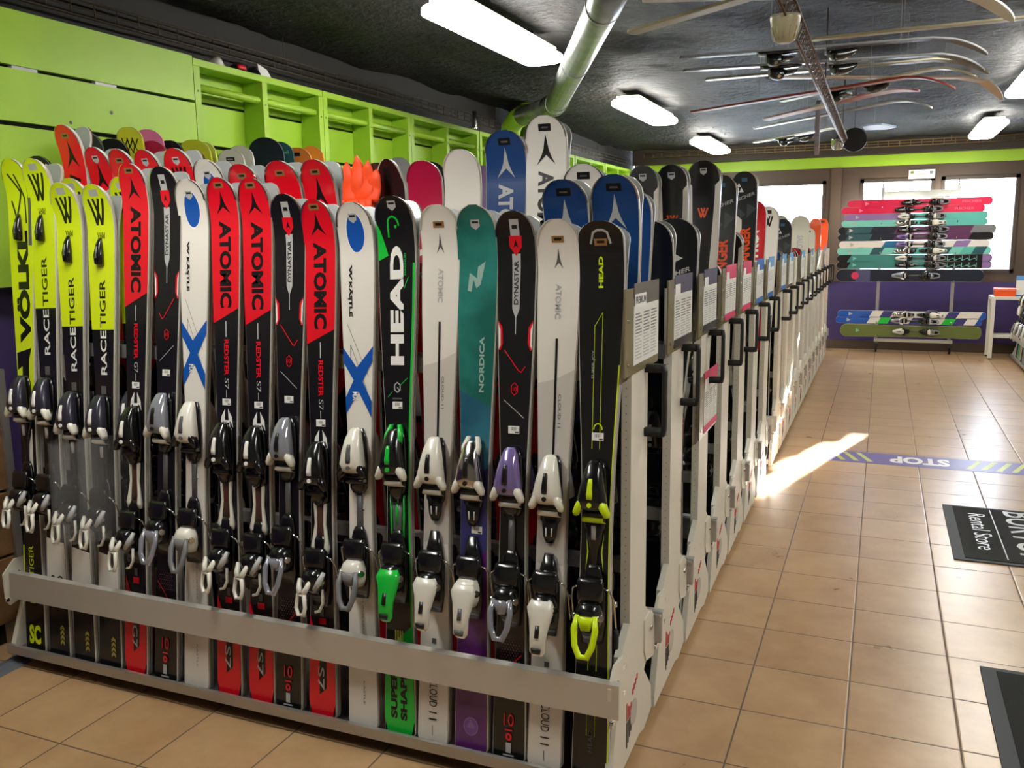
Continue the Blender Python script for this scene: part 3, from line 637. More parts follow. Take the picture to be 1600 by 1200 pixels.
def heel_meshes(body, lever, kind='ring', pad=BODYB, inner=INK):
    Y = -.012
    mb = MB()
    mb.loft([(-.07, 0, Y-.006, .026, .006), (-.02, 0, Y-.008, .032, .008), (.06, 0, Y-.008, .032, .008), (.12, 0, Y-.006, .020, .006), (.135, 0, Y-.005, .012, .005)], BODYB, 12, 4)
    mb.loft([(.045, 0, Y-.034, .028, .012), (.055, 0, Y-.038, .033, .010), (.095, 0, Y-.036, .034, .008), (.105, 0, Y-.032, .030, .006)], pad, 14, 3.5)
    mb.loft([(-.03, 0, Y-.030, .022, .020), (-.01, 0, Y-.038, .032, .028), (.02, 0, Y-.042, .034, .030), (.038, 0, Y-.040, .027, .026), (.046, 0, Y-.036, .020, .018)], body, 16, 2.6)
    for sg in (-1, 1): mb.tube([(sg*.026, Y-.052, .012), (sg*.037, Y-.058, .012)], .009, CHROME, 10)
    bd = mb.mesh('heel_binding')
    mb = MB()
    if kind == 'ring':
        pts = [(-.022, Y-.066, .018), (-.027, Y-.076, -.015), (-.022, Y-.084, -.055), (-.010, Y-.086, -.082), (.010, Y-.086, -.082), (.022, Y-.084, -.055), (.027, Y-.076, -.015), (.022, Y-.066, .018)]
        mb.tube(pts, [.006, .008, .008, .009, .009, .008, .008, .006], lever, 8); mb.loft([(-.02, 0, Y-.068, .012, .006), (.016, 0, Y-.070, .022, .008)], lever, 10, 3)
    elif kind == 'solid':
        mb.loft([(-.105, 0, Y-.074, .012, .006), (-.095, 0, Y-.078, .020, .010), (-.05, 0, Y-.074, .022, .013), (-.015, 0, Y-.064, .028, .016), (.015, 0, Y-.060, .036, .018), (.036, 0, Y-.056, .026, .014)], lever, 14, 2.6)
        mb.loft([(-.055, 0, Y-.0885, .006, .003), (-.025, 0, Y-.080, .006, .003)], inner, 8, 3); mb.loft([(-.096, 0, Y-.088, .012, .003), (-.082, 0, Y-.090, .014, .003)], inner, 8, 3)
    else:
        mb.tube([(-.034, Y-.060, .018), (-.028, Y-.074, -.004), (-.020, Y-.080, -.020)], [.006, .008, .009], lever, 8); mb.tube([(.004, Y-.062, .018), (-.002, Y-.075, -.004), (-.010, Y-.080, -.020)], [.006, .008, .009], lever, 8)
        mb.tube([(-.026, Y-.080, -.024), (-.030, Y-.084, -.060), (-.022, Y-.086, -.080), (-.006, Y-.086, -.080), (-.001, Y-.084, -.060), (-.006, Y-.080, -.024)], [.0075, .006, .0065, .0065, .006, .0075], lever, 8, closed=True)
        mb.loft([(-.072, -.014, Y-.080, .011, .004), (-.030, -.015, Y-.078, .010, .004)], inner, 10, 4)
        mb.tube([(.040, Y-.052, .040), (.030, Y-.060, .012), (.014, Y-.062, -.012)], [.006, .010, .006], GRYL, 8)
        mb.tube([(.034, Y-.050, -.010), (.036, Y-.050, -.050), (.024, Y-.050, -.074), (.010, Y-.050, -.078)], .0045, lever, 6)
    lv = mb.mesh('heel_lever')
    mb = MB()
    for sg in (-1, 1):
        mb.tube([(sg*.026, Y-.03, .085), (sg*.047, Y-.026, .075), (sg*.054, Y-.012, .05), (sg*.055, -.004, -.01), (sg*.055, .006, -.05)], .0026, CHROME, 6)
        mb.loft([(-.085, sg*.055, .010, .005, .009), (-.06, sg*.055, .008, .006, .010), (-.035, sg*.055, .004, .005, .008)], RUB, 8, 3)
    return bd, lv, mb.mesh('brake')
def mid_mesh(kind):
    mb = MB(); Y = -.012
    if kind == 'lugs':
        mb.loft([(-.10, 0, Y-.003, .012, .004), (.10, 0, Y-.004, .014, .005)], M('bronze_strip', (84, 50, 42), .35), 8, 4)
        for sg in (-1, 1): mb.loft([(-.105, sg*.022, Y-.005, .008, .006), (-.085, sg*.024, Y-.007, .010, .008), (-.060, sg*.022, Y-.006, .007, .006), (-.01, sg*.016, Y-.005, .005, .005), (.05, sg*.018, Y-.006, .006, .006), (.07, sg*.018, Y-.005, .003, .004)], BODYW, 8, 3)
        mb.loft([(.05, 0, Y-.012, .010, .010), (.08, 0, Y-.022, .022, .014), (.14, 0, Y-.022, .026, .014)], BODYB, 12, 3)
    elif kind == 'bar':
        mb.loft([(.085, 0, Y-.016, .030, .009), (.103, 0, Y-.016, .030, .009)], BODYW, 12, 5)
        mb.loft([(.05, 0, Y-.010, .014, .006), (.075, 0, Y-.012, .024, .010), (.13, 0, Y-.012, .028, .010)], BODYB, 12, 4)
        mb.loft([(-.10, 0, Y-.003, .010, .004), (.06, 0, Y-.004, .010, .004)], GRYD, 8, 4)
    elif kind == 'tongue':
        mb.loft([(.0, 0, Y-.006, .012, .006), (.02, 0, Y-.008, .020, .008), (.10, 0, Y-.010, .028, .010)], BODYB, 12, 3)
        for sg in (-1, 1): mb.loft([(.02, sg*.008, Y-.0165, .0018, .003), (.045, sg*.009, Y-.0180, .0018, .003)], PAPW, 6, 3)
        mb.loft([(-.13, 0, Y-.012, .020, .010), (-.09, 0, Y-.010, .026, .010), (-.03, 0, Y-.008, .014, .006)], BODYB, 12, 3)
    elif kind == 'track':
        mb.loft([(-.14, 0, Y-.005, .010, .005), (-.05, 0, Y-.005, .007, .005), (.0, 0, Y-.006, .010, .006), (.03, 0, Y-.008, .022, .008), (.13, 0, Y-.010, .028, .010)], BODYB, 12, 3)
        mb.loft([(.03, 0, Y-.017, .006, .003), (.07, 0, Y-.019, .007, .003)], GRYL, 8, 4)
    elif kind == 'greentrack':
        mb.loft([(-.12, 0, Y-.004, .012, .004), (.04, 0, Y-.005, .018, .005)], GRYD, 8, 4); mb.loft([(-.04, 0, Y-.0085, .005, .002), (.03, 0, Y-.0095, .005, .002)], GRN, 8, 4)
        for sg in (-1, 1): mb.loft([(-.10, sg*.02, Y-.004, .003, .004), (.05, sg*.023, Y-.005, .003, .005)], GRN, 6, 3)
        mb.loft([(.03, 0, Y-.012, .018, .008), (.12, 0, Y-.014, .028, .012)], BODYB, 12, 3)
    return mb.mesh('mounting_plate')
BIND = {}
def bind(k):
    if k in BIND: return BIND[k]
    D = {'race': ((BODYB, BODYB, PAPW), (BODYB, BODYW, 'hook'), 'lugs'), 'dyna': ((CLEAR, BODYW, INK), (BODYB, CLEAR, 'ring'), 'bar'), 'dynav': ((VIOC, BODYW, INK), (BODYB, CLEAR, 'ring'), 'bar'),
         'kastle': ((BODYW, BODYB, GRYD), (BODYW, GREYS, 'ring'), 'bar'), 'green': ((BODYB, BODYW, GRN, BODYB, GRN), (BODYB, GRN, 'solid'), 'greentrack'), 'white': ((BODYW, BODYW, INK), (BODYB, BODYW, 'solid'), 'tongue'),
         'nord': ((CHROME, BODYW, INK, BODYB, BODYW), (BODYW, BODYW, 'solid', BODYB, GRYD), 'tongue'), 'neon': ((BODYB, NEON, NEON), (BODYB, NEON, 'ring'), 'track'), 'volkl': ((M('binding_slate', (40, 38, 52), .3, coat=.4), BODYW, PAPW), (BODYB, BODYW, 'hook'), 'track'),
         'black': ((BODYB, BODYB, GRYL), (BODYB, GREYS, 'ring'), 'track')}[k]
    BIND[k] = toe_meshes(*D[0]) + heel_meshes(*D[1]) + (mid_mesh(D[2]),)
    return BIND[k]
def frame_mat(tail, tip, front=(0, -1, 0)):
    z = (Vector(tip)-Vector(tail)).normalized(); y = -Vector(front); x = y.cross(z).normalized(); y = z.cross(x).normalized()
    t = Vector(tail); return Matrix(((x.x, y.x, z.x, t.x), (x.y, y.y, z.y, t.y), (x.z, y.z, z.z, t.z), (0, 0, 0, 1)))
def mount(root, L, bk, full=True, tf=.50, hf=.695, wrap=False):
    pl, td, tw, hd, hl, br, md = bind(bk)
    t = put('toe_binding', td, root); t.location = (0, 0, L*(1-tf)); t.scale = (1.14, 1.06, 1.12)
    h = put('heel_binding', hd, root); h.location = (0, 0, L*(1-hf)); h.scale = (1.12, 1.05, 1.08)
    if full:
        o = put('binding_plate', pl, root); o.location = (0, 0, L*(1-tf)); o = put('mounting_plate', md, root); o.location = (0, 0, L*(1-tf)-.125)
        put('toe_wings', tw, t); put('heel_lever', hl, h); put('brake', br, h)
def ski(fn, apex, tail, bk, label, group, front=(0, -1, 0), rise=.042, full=True, name='ski', cat='ski', pair=None, tf=.50, hf=.695):
    """apex: forward-most tip point in the room; tail: base point of the tail"""
    apex = Vector(apex); tail = Vector(tail); tip = apex - Vector(front)*(rise+.012)
    L = (tip-tail).length; me = fn(L); m4 = frame_mat(tail, tip, front)
    r = empty(name, mat=m4); tag(r, label, cat, group); put('ski_body' if name == 'ski' else 'board_body', me, r)
    if bk: mount(r, L, bk, full, tf, hf)
    if pair:
        q = empty(name, mat=m4 @ Matrix.Translation((0, .003, 0)) @ Matrix.Rotation(PI, 4, 'Z')); tag(q, pair[0], cat, pair[1]); put('ski_body', me, q)
        if bk: mount(q, L, bk, False, tf, hf)
    return r, me, L

# ------------------------------------------------------------------ the ski racks
PIT = .51
def rack_c(k): return -.42 + PIT*k + (.26 if k >= 7 else 0)
NR = 19
X0, X1 = -2.62, -.26
def make_rack():
    r = empty('ski_rack', (0, 0, 0))
    foot = [(-.045, 1.40), (.14, 1.40), (.14, .44), (.215, .385), (.215, .285), (.13, .235), (.225, .135), (.235, .055), (.14, .03), (.08, .045), (-.235, .03), (-.235, .07), (-.14, .33), (-.14, .40), (-.045, .46)]
    for side, xa in ((0, X0), (1, X1-.02)):
        mb = MB(); mb.prism(foot, RACKW, 0, xa, xa+.02)
        mb.box((xa-.008 if side else xa+.02, -.045, .34), (xa if side else xa+.028, -.035, 1.40), RACKW); mb.box((xa-.008 if side else xa+.02, .13, .34), (xa if side else xa+.028, .14, 1.40), RACKW)
        if side:
            for i in range(38): mb.tube([(X1-.014, -.0452, .36+.024*i), (X1-.014, -.046, .36+.024*i)], .0016, GRYD, 6)
            for q in ((-.11, .36), (-.11, .28)): mb.tube([(X1, q[0], q[1]), (X1+.004, q[0], q[1])], .009, CHROME, 8)
        ep = put('end_plate', mb.mesh('end_plate'), r)
        if side:
            mb = MB()
            for i in range(4): mb.box((X1+.0004, -.075+.016*i, .085+.01*i), (X1+.0016, -.067+.016*i, .165), M('sticker_black', (30, 30, 30), .5)); 
            for i, h in enumerate((.225, .21, .20, .205)): mb.box((X1+.0004, -.075+.016*i, .17), (X1+.0016, -.067+.016*i, h), M('sticker_red', (200, 40, 48), .5))
            mb.tube([(X1+.0010, .005, .16), (X1+.0022, .005, .16)], .04, M('sticker_grey', (186, 180, 168), .5), 16)
            for i in range(4): mb.box((X1+.0004, -.01+.016*i, .222+.008*i), (X1+.0016, .001+.016*i, .240+.008*i), M('sticker_red', (200, 40, 48), .5))
            put('logo_sticker', mb.mesh('logo_sticker'), ep)
    for s_ in (-1, 1):
        for xa in (X0+.02, X1-.04):
            mb = MB(); mb.prism([(s_*.12, .40), (s_*.20, .405), (s_*.250, .36), (s_*.250, .26), (s_*.235, .235), (s_*.14, .26), (s_*.12, .30)], RACKW, 0, xa-.004 if xa < -1 else xa+.035, xa+.004 if xa < -1 else xa+.045)
            xx = xa+.044 if xa > -1 else xa
            for q in ((.19, .35), (.245, .26)): mb.tube([(xx-.004, s_*q[0], q[1]), (xx+.007, s_*q[0], q[1])], .008, CHROME, 8)
            put('bumper_bracket', mb.mesh('bumper_bracket'), r)
    for s_ in (-1, 1):
        mb = MB(); mb.prism([(s_*.246, .275), (s_*.252, .275), (s_*.248, .372), (s_*.228, .376), (s_*.228, .370), (s_*.241, .367)], RACKM if s_ > 0 else M('bumper_silver', (200, 197, 190), .33, metal=.45), 0, X0+.05, X1+.026); put('bumper_bar', mb.mesh('bumper_bar'), r)
    mb = MB(); mb.box((X0+.02, -.245, .052), (X1-.02, .245, .060), M('tray_grey', (120, 120, 124), .32, metal=.7)); mb.box((X0+.0, -.252, .048), (X1-.02, -.238, .082), RACKM); mb.box((X0+.02, .238, .048), (X1-.02, .245, .078), RACKM); put('base_tray', mb.mesh('base_tray'), r)
    mb = MB(); mb.box((X0+.1, -.20, .0325), (X1-.1, .20, .0515), DARKM); put('base_frame', mb.mesh('base_frame'), r)
    for s_ in (-1, 1):
        mb = MB(); mb.box((X0+.02, s_*.05-.012, 1.17), (X1-.02, s_*.05+.012, 1.215), RACKM); put('support_rail', mb.mesh('rail'), r)
    mb = MB(); mb.box((X0+.02, -.015, .60), (X1-.02, .015, .64), RACKM); put('support_rail', mb.mesh('rail'), r)
    mb = MB(); H = .055
    for z in (1.19, 1.00): mb.loft([(z-.012, X1+H/2, .105, H/2, .014), (z+.012, X1+H/2, .105, H/2, .014)], RUB, 10, 5)
    mb.loft([(.99, X1+H, .105, .007, .016), (1.01, X1+H+.004, .105, .007, .014), (1.18, X1+H+.004, .105, .007, .014), (1.20, X1+H, .105, .007, .016)], RUB, 10, 4); put('pull_handle', mb.mesh('pull_handle'), r)
    for x in (X0+.08, X1-.06):
        for y in (-.17, .19):
            mb = MB(); mb.tube([(x-.009, y, .021), (x+.009, y, .021)], .021, RUB, 14); mb.box((x-.014, y-.012, .02), (x-.010, y+.012, .05), CHROME); mb.box((x+.010, y-.012, .02), (x+.014, y+.012, .05), CHROME); put('caster', mb.mesh('caster'), r)
    return r
RN = ['first', 'second', 'third', 'fourth', 'fifth', 'sixth', 'seventh', 'eighth', 'ninth', 'tenth', 'eleventh', 'twelfth', 'thirteenth', 'fourteenth', 'fifteenth', 'sixteenth', 'seventeenth', 'eighteenth', 'nineteenth']
rk = make_rack()
for k in range(NR):
    o = rk if k == 0 else copy_tree(rk)
    o.location = (0, rack_c(k), 0)
    tag(o, ('white metal ski rack nearest the camera, its silver bumper bar across the ski tails' if k == 0 else 'white metal ski rack on casters, last of the row beside the windows' if k == NR-1 else 'white metal ski rack on casters, %s of the row from the camera' % RN[k]), 'ski rack', 'white ski racks lined up along the aisle')

# info sheets in clear holders on the rack ends
HOLD = M('sign_holder', (122, 114, 86), .25); PAPR = M('sign_paper', (226, 226, 220), .5)
def sign(k, head, foot, label, z0=1.205, z1=1.43, dy=0, prem=False, w=.375, tilt=0):
    y0 = rack_c(k)-.135+dy; r = empty('info_sign', (X1+.0045, y0, z0)); tag(r, label, 'sign', 'information sheets on the rack ends')
    H = z1-z0; mb = MB(); mb.box((-.004, 0, -.012), (.001, w, H), HOLD); mb.tube([(.001, .03, .02), (.003, .03, .02)], .006, CHROME, 8); mb.tube([(.001, .03, H*.62), (.003, .03, H*.62)], .006, CHROME, 8); put('holder', mb.mesh('holder'), r)
    mb = MB(); a, c = .085, w-.004
    mb.box((.001, a, .012), (.0024, c, H-.03), PAPR); mb.box((.0016, a, H-.05), (.0030, c, H+.012), head); 
    if foot: mb.box((.0016, a, -.002), (.0030, c, .026), foot)
    mb.box((.0028, a+.008, H-.055), (.0036, a+.130 if prem else a+.085, H-.018), M('sign_white', (235, 235, 232), .5))
    for col in range(3):
        for i in range(15):
            dk = GRYD if i < 7 else GRYL; y = a+.018+col*.088; ln = .066-.02*((i*7+col*3) % 4 == 0)
            mb.box((.0024, y, H-.075-.0088*i), (.0030, y+ln, H-.0715-.0088*i), dk)
    if prem:
        place_text(mb, 'PREMIUM', INK, (.0038, a+.014, H-.045), (0, .11, 0), (0, 0, .020), .03)
    put('printed_sheet', mb.mesh('printed_sheet'), r)
HG = M('header_taupe', (96, 88, 76), .5); HV = M('header_slate', (70, 64, 88), .5); HR = M('header_rose', (206, 44, 92), .5); HB = M('header_blue', (22, 96, 178), .5); HL = M('header_light_blue', (86, 150, 205), .5); HK = M('header_black', (36, 34, 36), .5)
for a in ((0, HG, None, 'white information sheet headed PREMIUM on the nearest rack end', 1.205, 1.43, 0, True), (1, HV, HK, 'information sheet with slate header on the second rack end'), (2, HV, HK, 'information sheet with slate header on the third rack end, above a pink one'), (2, HR, HR, 'small pink-edged sheet fixed low on the third rack end', .80, 1.03, .06),
          (3, HR, HR, 'information sheet with rose header on the fourth rack end'), (4, HR, HR, 'information sheet with glossy pink header on the fifth rack end'), (5, HB, HB, 'information sheet with strong blue header on the sixth rack end'), (6, HL, HB, 'information sheet with pale blue header on the seventh rack end, before the wide gap'),
          (7, HL, HB, 'information sheet with pale blue header just past the wide gap'), (8, HL, None, 'information sheet with pale blue header, second past the wide gap'), (10, HL, None, 'sunlit information sheet on the eleventh rack end'), (12, HL, None, 'sunlit information sheet on the thirteenth rack end'), (14, HL, None, 'sunlit information sheet on the fifteenth rack end'), (16, HL, HB, 'information sheet with pale blue header on the third last rack end')):
    sign(*a)

# ------------------------------------------------------------------ front row: pairs standing base to base, both skis are things
FT = -.632; FZ = .062
S2 = lambda n: (lambda L: st_atomic_red(L, n))
front = [
 (st_volkl_sc, (-2.565, -.50, 1.874), -2.50, 'volkl', 'yellow and black ski with huge black letters, leftmost of the front row'),
 (st_racetiger, (-2.455, -.50, 1.869), -2.375, 'volkl', 'yellow over black ski, second from the left, with a black grip capsule'),
 (st_racetiger, (-2.33, -.50, 1.780), -2.250, 'volkl', 'yellow over black ski wrapped in film, third from the left in the front row'),
 (st_racetiger, (-2.175, -.50, 1.769), -2.125, 'volkl', 'yellow over black ski, fourth from the left, beside the first red ski'),
 (S2('G7'), (-2.002, -.50, 1.833), -2.004, 'race', 'red over black race ski, leftmost red one in the front row'),
 (lambda L: st_dyna(L, -1), (-1.864, -.50, 1.816), -1.869, 'dyna', 'black ski with grey spear and red shield between red and white skis on the left'),
 (st_kastle, (-1.757, -.50, 1.771), -1.733, 'kastle', 'white ski with blue oval and blue cross, the left one of two'),
 (S2('S7'), (-1.627, -.50, 1.770), -1.590, 'race', 'red over black race ski just right of the left white and blue ski'),
 (S2('S7'), (-1.500, -.50, 1.765), -1.456, 'race', 'red over black race ski just left of the middle black shield ski'),
 (lambda L: st_dyna(L, 1), (-1.374, -.50, 1.711), -1.350, 'dyna', 'black ski with grey spear and red shield standing between two red skis'),
 (S2('S7'), (-1.263, -.50, 1.690), -1.217, 'race', 'rightmost red over black race ski of the front row'),
 (st_kastle, (-1.130, -.50, 1.679), -1.066, 'kastle', 'white ski with blue oval and blue cross, the right one of two'),
 (st_head_green, (-.989, -.50, 1.693), -.934, 'green', 'black ski with tall white letters and a bright green tail'),
 (lambda L: st_cloud(L, '154'), (-.837, -.50, 1.663), -.822, 'white', 'white ski with a thin black line, left of the teal ski'),
 (st_nordica, (-.719, -.50, 1.658), -.694, 'nord', 'teal ski fading to a purple tail'),
 (lambda L: st_dyna(L, 1), (-.597, -.50, 1.639), -.572, 'dynav', 'black ski with grey spear and red shield, rightmost of three'),
 (lambda L: st_cloud(L, '147'), (-.468, -.50, 1.614), -.463, 'white', 'white ski with a thin black line, right next to the black and neon ski'),
 (st_joy, (-.345, -.50, 1.606), -.325, 'neon', 'black ski with neon yellow outlines and bindings beside the white rack end'),
]
kinds = ['huge-lettered yellow', 'second yellow', 'film-wrapped yellow', 'fourth yellow', 'leftmost red', 'left black shield', 'left white and blue', 'red right of the left white', 'red left of the middle shield', 'middle black shield', 'rightmost red', 'right white and blue', 'green-tailed', 'left plain white', 'teal', 'right black shield', 'right plain white', 'neon-lined']
caps = []
for i, (fn, ap, xt, bk, lab) in enumerate(front):
    hf = .73 if bk == 'race' else .685 if bk == 'volkl' else .70; tf = .535 if bk == 'race' else .50
    r, me, L = ski(fn, ap, (xt, FT, FZ), bk, lab, 'skis standing in the front row', tf=tf, hf=hf,
        pair=('grey-based mirror ski right behind the %s ski' % kinds[i], 'rear skis of the front row pairs'))
    if i in (1, 2, 3, 0):
        mb = MB(); mb.loft([(-.045, 0, -.018, .010, .006), (-.04, 0, -.022, .018, .012), (-.01, 0, -.024, .019, .014), (.03, 0, -.020, .012, .010), (.05, 0, -.016, .006, .005)], BODYB, 14, 2.4)
        mb.loft([(-.02, 0, -.036, .004, .004), (.02, 0, -.031, .003, .003)], GREYS, 8, 2.4)
        o = put('tip_damper', mb.mesh('tip_damper'), r); o.location = (0, 0, L*(1-.135))
# clear film round two of the yellow skis
FILM = M('wrapping_film', (190, 190, 190), .08, alpha=.13)
for i, z in ((2, .52), (3, .55)):
    fn, ap, xt, bk, lab = front[i]
    mb = MB(); rows = []
    for j in range(9):
        zz = z+j*.045; rows.append([mb.bm.verts.new((xt+.03*0+(ap[0]-xt)*(zz/1.75)+.060*math.cos(t*2*PI/20)*(1+.08*noise.noise(Vector((t, j*.8, i)))), -.632+(zz-.06)*.085+.002+.105*math.sin(t*2*PI/20)*(1+.10*noise.noise(Vector((t*.7, j, i+5)))), zz)) for t in range(20)])
    for A, B in zip(rows, rows[1:]):
        for t in range(20): mb.face([A[t], A[(t+1) % 20], B[(t+1) % 20], B[t]], FILM, True)
    o = put('wrapping_film', mb.mesh('wrapping_film')); tag(o, 'clear crinkled film wrapped round the bindings of the %s yellow ski' % ('third' if i == 2 else 'fourth'), 'film')

# ------------------------------------------------------------------ rows behind; heights and places from the tips that show above
G2 = 'skis standing in the rows behind'
K = lambda *a, **k: (lambda L: st_logo(L, *a, **k))
def back(fn, ap, dx, row, bk, lab, rz=None, pair=False, dy=None):
    k, side = row; c = rack_c(k); yt = c-.21 if side == 0 else c+.15
    return ski(fn, ap, (ap[0]+dx, yt if dy is None else dy, FZ), bk, lab, G2, full=False, pair=(('grey-based mirror ski behind the ' + pair), 'rear skis of the pairs further back') if pair else None)
back(K(RED, 'atomic', 'ATOMIC', INK, kind='tag', low=BLK, shov=.112), (-2.44, -.37, 2.006), .02, (0, 1), 'race', 'tallest red ski, standing up against the green wall at the far left', pair='tallest red ski on the left')
back(K(RED, 'atomic', 'ATOMIC', INK, low=BLK, shov=.112), (-2.30, -.37, 1.919), .02, (0, 1), 'race', 'red ski with black arrow logo right below the tallest red tip', pair='red ski next to the tallest one')
back(K(RED, 'atomic', 'ATOMIC', INK, kind='tag', low=BLK, shov=.11), (-2.185, -.37, 1.906), .02, (0, 1), 'race', 'red ski with brown tip tag behind the leftmost front red ski')
back(K(RED, 'atomic', 'ATOMIC', INK, low=BLK, shov=.11), (-2.065, -.37, 1.898), .02, (0, 1), 'race', 'red ski with white tip shield behind the left black shield ski', pair='red ski with white tip shield')
back(K(RED, 'volkl', None, INK, low=BLK, shov=.118), (-1.925, -.37, 1.896), .02, (0, 1), 'race', 'red ski with black double V logo standing behind the front row', pair='red double V ski')
back(st_kastle, (-1.794, -.37, 1.852), .02, (0, 1), 'kastle', 'white ski with blue oval peeking out behind the front row', pair='white ski with blue oval in the second row')
back(K(RED, None, None, INK, kind='tag', low=BLK, shov=.12), (-1.645, -.37, 1.830), .02, (0, 1), 'race', 'plain red tip with brown tag between two front red skis', pair='plain red tip')
back(K(RED, 'arc', None, M('coral_print', (226, 96, 90), .4), kind='tag', low=BLK, shov=.13), (-1.489, -.37, 1.833), .02, (0, 1), 'race', 'red tip with a pale arc line behind the middle of the front row', pair='red tip with pale arc')
back(K(RED, 'atomic', 'ATOMIC', INK, kind='tag', low=BLK, shov=.12), (-1.350, -.37, 1.831), .02, (0, 1), 'race', 'red ski with black arrow logo above the middle black shield ski', pair='second-row red ski in the middle')
back(K(NAVY, 'atomic', 'ATOMIC', GRYL, kind='dark', low=DNAVY, shov=.135), (-.500, -.36, 1.736), .0, (0, 1), 'black', 'blue ski with silver arrow logo behind the right plain white ski', pair='lower left blue ski')
back(K(NAVY, 'atomic', 'ATOMIC', GRYL, kind='dark', low=DNAVY, shov=.135), (-.352, -.35, 1.745), -.005, (0, 1), 'black', 'blue ski with silver arrow logo right behind the black and neon ski', pair='blue ski behind the neon one')
ski(st_racetiger, (-2.355, -.435, 1.800), (-2.235, -.555, FZ), 'volkl', 'yellow ski half hidden behind the third yellow ski', 'yellow skis half hidden behind the front ones', full=False)
ski(st_racetiger, (-2.115, -.435, 1.795), (-2.02, -.555, FZ), 'volkl', 'yellow ski half hidden between the fourth yellow and the first red ski', 'yellow skis half hidden behind the front ones', full=False)
HID = 'red skis glimpsed between the front skis'
for x in (-1.22, -1.09, -.96, -.83, -.71, -.60):
    ski(K(RED, None, 'ATOMIC', INK, low=RED, shov=.115), (x, -.37, 1.50), (x+.01, -.27, FZ), 'black', 'red ski glimpsed in the gaps behind the right half of the front row', HID, full=False)
back(K(BLK, None, None, INK, kind='plain', shov=.115, tipr=.13), (-1.290, 0, 1.852), .0, (1, 0), 'black', 'plain black pointed ski behind the green-tailed ski')
back(st_pattern, (-1.150, 0, 1.839), .0, (1, 0), 'white', 'crimson ski with zigzag grey and white pattern lower down')
back(K(WHT, None, None, INK, kind='plain', low=GREYS, shov=.135), (-1.003, 0, 1.870), .0, (1, 0), 'white', 'blank white ski rising behind the teal ski')
back(K(NAVY, 'atomic', 'ATOMIC', GRYL, kind='dark', low=DNAVY, shov=.145), (-.836, 0, 1.925), .0, (1, 0), 'black', 'tall blue ski with silver arrow beside the tallest white ski', pair='tall blue ski')
back(K(WHT, 'atomic', 'ATOMIC', INK, kind='dark', low=BLK, shov=.142), (-.690, 0, 1.963), .0, (1, 0), 'black', 'tallest white ski with big black letters in the second row', pair='tallest white ski')
back(K(WHT, 'atomic', 'ATOMIC', GRYL, kind='dark', low=BLK, shov=.14), (-.555, 0, 1.801), .0, (1, 0), 'white', 'white tip with dark tag between blue tips', pair='white tip with dark tag')
back(K(NAVY, 'atomic', 'ATOMIC', GRYL, kind='plain', low=DNAVY, shov=.13), (-.395, 0, 1.718), -.02, (1, 0), 'black', 'dark blue ski with silver arrow rightmost of the blue ones', pair='rightmost dark blue ski')
back(K(BLK, None, None, INK, kind='plain', shov=.12), (-.355, .15, 1.620), .0, (1, 1), 'black', 'plain black ski edge right of the dark blue ski', pair='plain black edge')
back(K(BLK, 'volklo', None, ORG, side=WHT, shov=.112), (-.487, .51, 1.829), .0, (2, 0), 'black', 'black ski with white flanks, leftmost of three', pair='leftmost white-flanked ski')
back(K(M('fischer_black', (30, 33, 34), .3, coat=.4), 'fischers', None, PAPW, kind='plain', low=TEAL, shov=.165), (-.362, .51, 1.630), .0, (2, 0), 'black', 'broad black ski with silver triangles above the second rack sign', pair='broad black triangle ski')
back(K(BLK, 'volklo', None, ORG, side=WHT, shov=.116), (-.410, .65, 1.845), .0, (2, 1), 'black', 'black ski with white flanks and orange logo, middle of three', pair='middle white-flanked ski')
back(K(BLK, 'volklo', None, ORG, side=WHT, shov=.134), (-.355, 1.02, 1.879), .0, (3, 0), 'black', 'black ski with white flanks and orange logo, rightmost and tallest', pair='rightmost white-flanked ski')
back(lambda L: st_fischer_side(L, 'FISCHER', 'RANGER'), (-.360, 1.53, 1.849), .0, (4, 0), 'black', 'dark patterned ski half hidden by the tallest white-flanked ski', pair='half hidden patterned ski')
back(K(BLK, 'volklo', None, ORG, side=WHT, shov=.125, kind='shield'), (-.345, 1.67, 1.590), .0, (4, 1), 'white', 'short black and white ski with orange logo above the rose sign', pair='short black and white ski')
back(lambda L: st_fischer_side(L, 'FISCHER', 'RANGER'), (-.350, 2.18, 1.914), .0, (5, 1), 'black', 'dark ski with white triangle logo and orange letters beside the window', pair='dark triangle ski by the window')
back(st_redwhite, (-.345, 2.59, 1.765), .0, (6, 0), 'white', 'red ski with slanting white letters above the pink sign', pair='red ski with white letters')
back(K(WHT, 'volkl', None, INK, kind='dark', low=BLK, shov=.13), (-.350, 3.30, 1.755), .0, (7, 0), 'white', 'white ski with black mark next to the red lettered ski', pair='white ski with black mark')
back(lambda L: st_fischer_side(L), (-.350, 4.25, 1.690), .0, (9, 0), 'black', 'dark ski with silver writing left of the pale wide skis', pair='dark ski beside the pale ones')
back(K(M('ski_cream', (206, 202, 186), .35), None, None, GRYD, kind='plain', low=TEALB, shov=.14), (-.440, 4.86, 1.73), .0, (10, 0), 'white', 'pale wide ski, left one of two near the window', pair='left pale wide ski')
back(K(M('ski_cream', (206, 202, 186), .35), None, 'SALOMON', GRYL, kind='plain', low=TEALB, shov=.15), (-.350, 5.80, 1.742), .0, (12, 0), 'white', 'pale wide ski, right one of two near the window', pair='right pale wide ski')
back(K(M('ski_cream', (206, 202, 186), .35), None, None, GRYD, kind='dark', low=GREYS, shov=.13), (-.350, 6.78, 1.64), .0, (14, 0), 'white', 'small grey-white ski left of the orange skis')
back(K(ORG, None, None, GRYL, kind='plain', shov=.12), (-.36, 7.90, 1.752), .0, (16, 0), 'white', 'orange ski in front of the window, left one', pair='left orange ski')
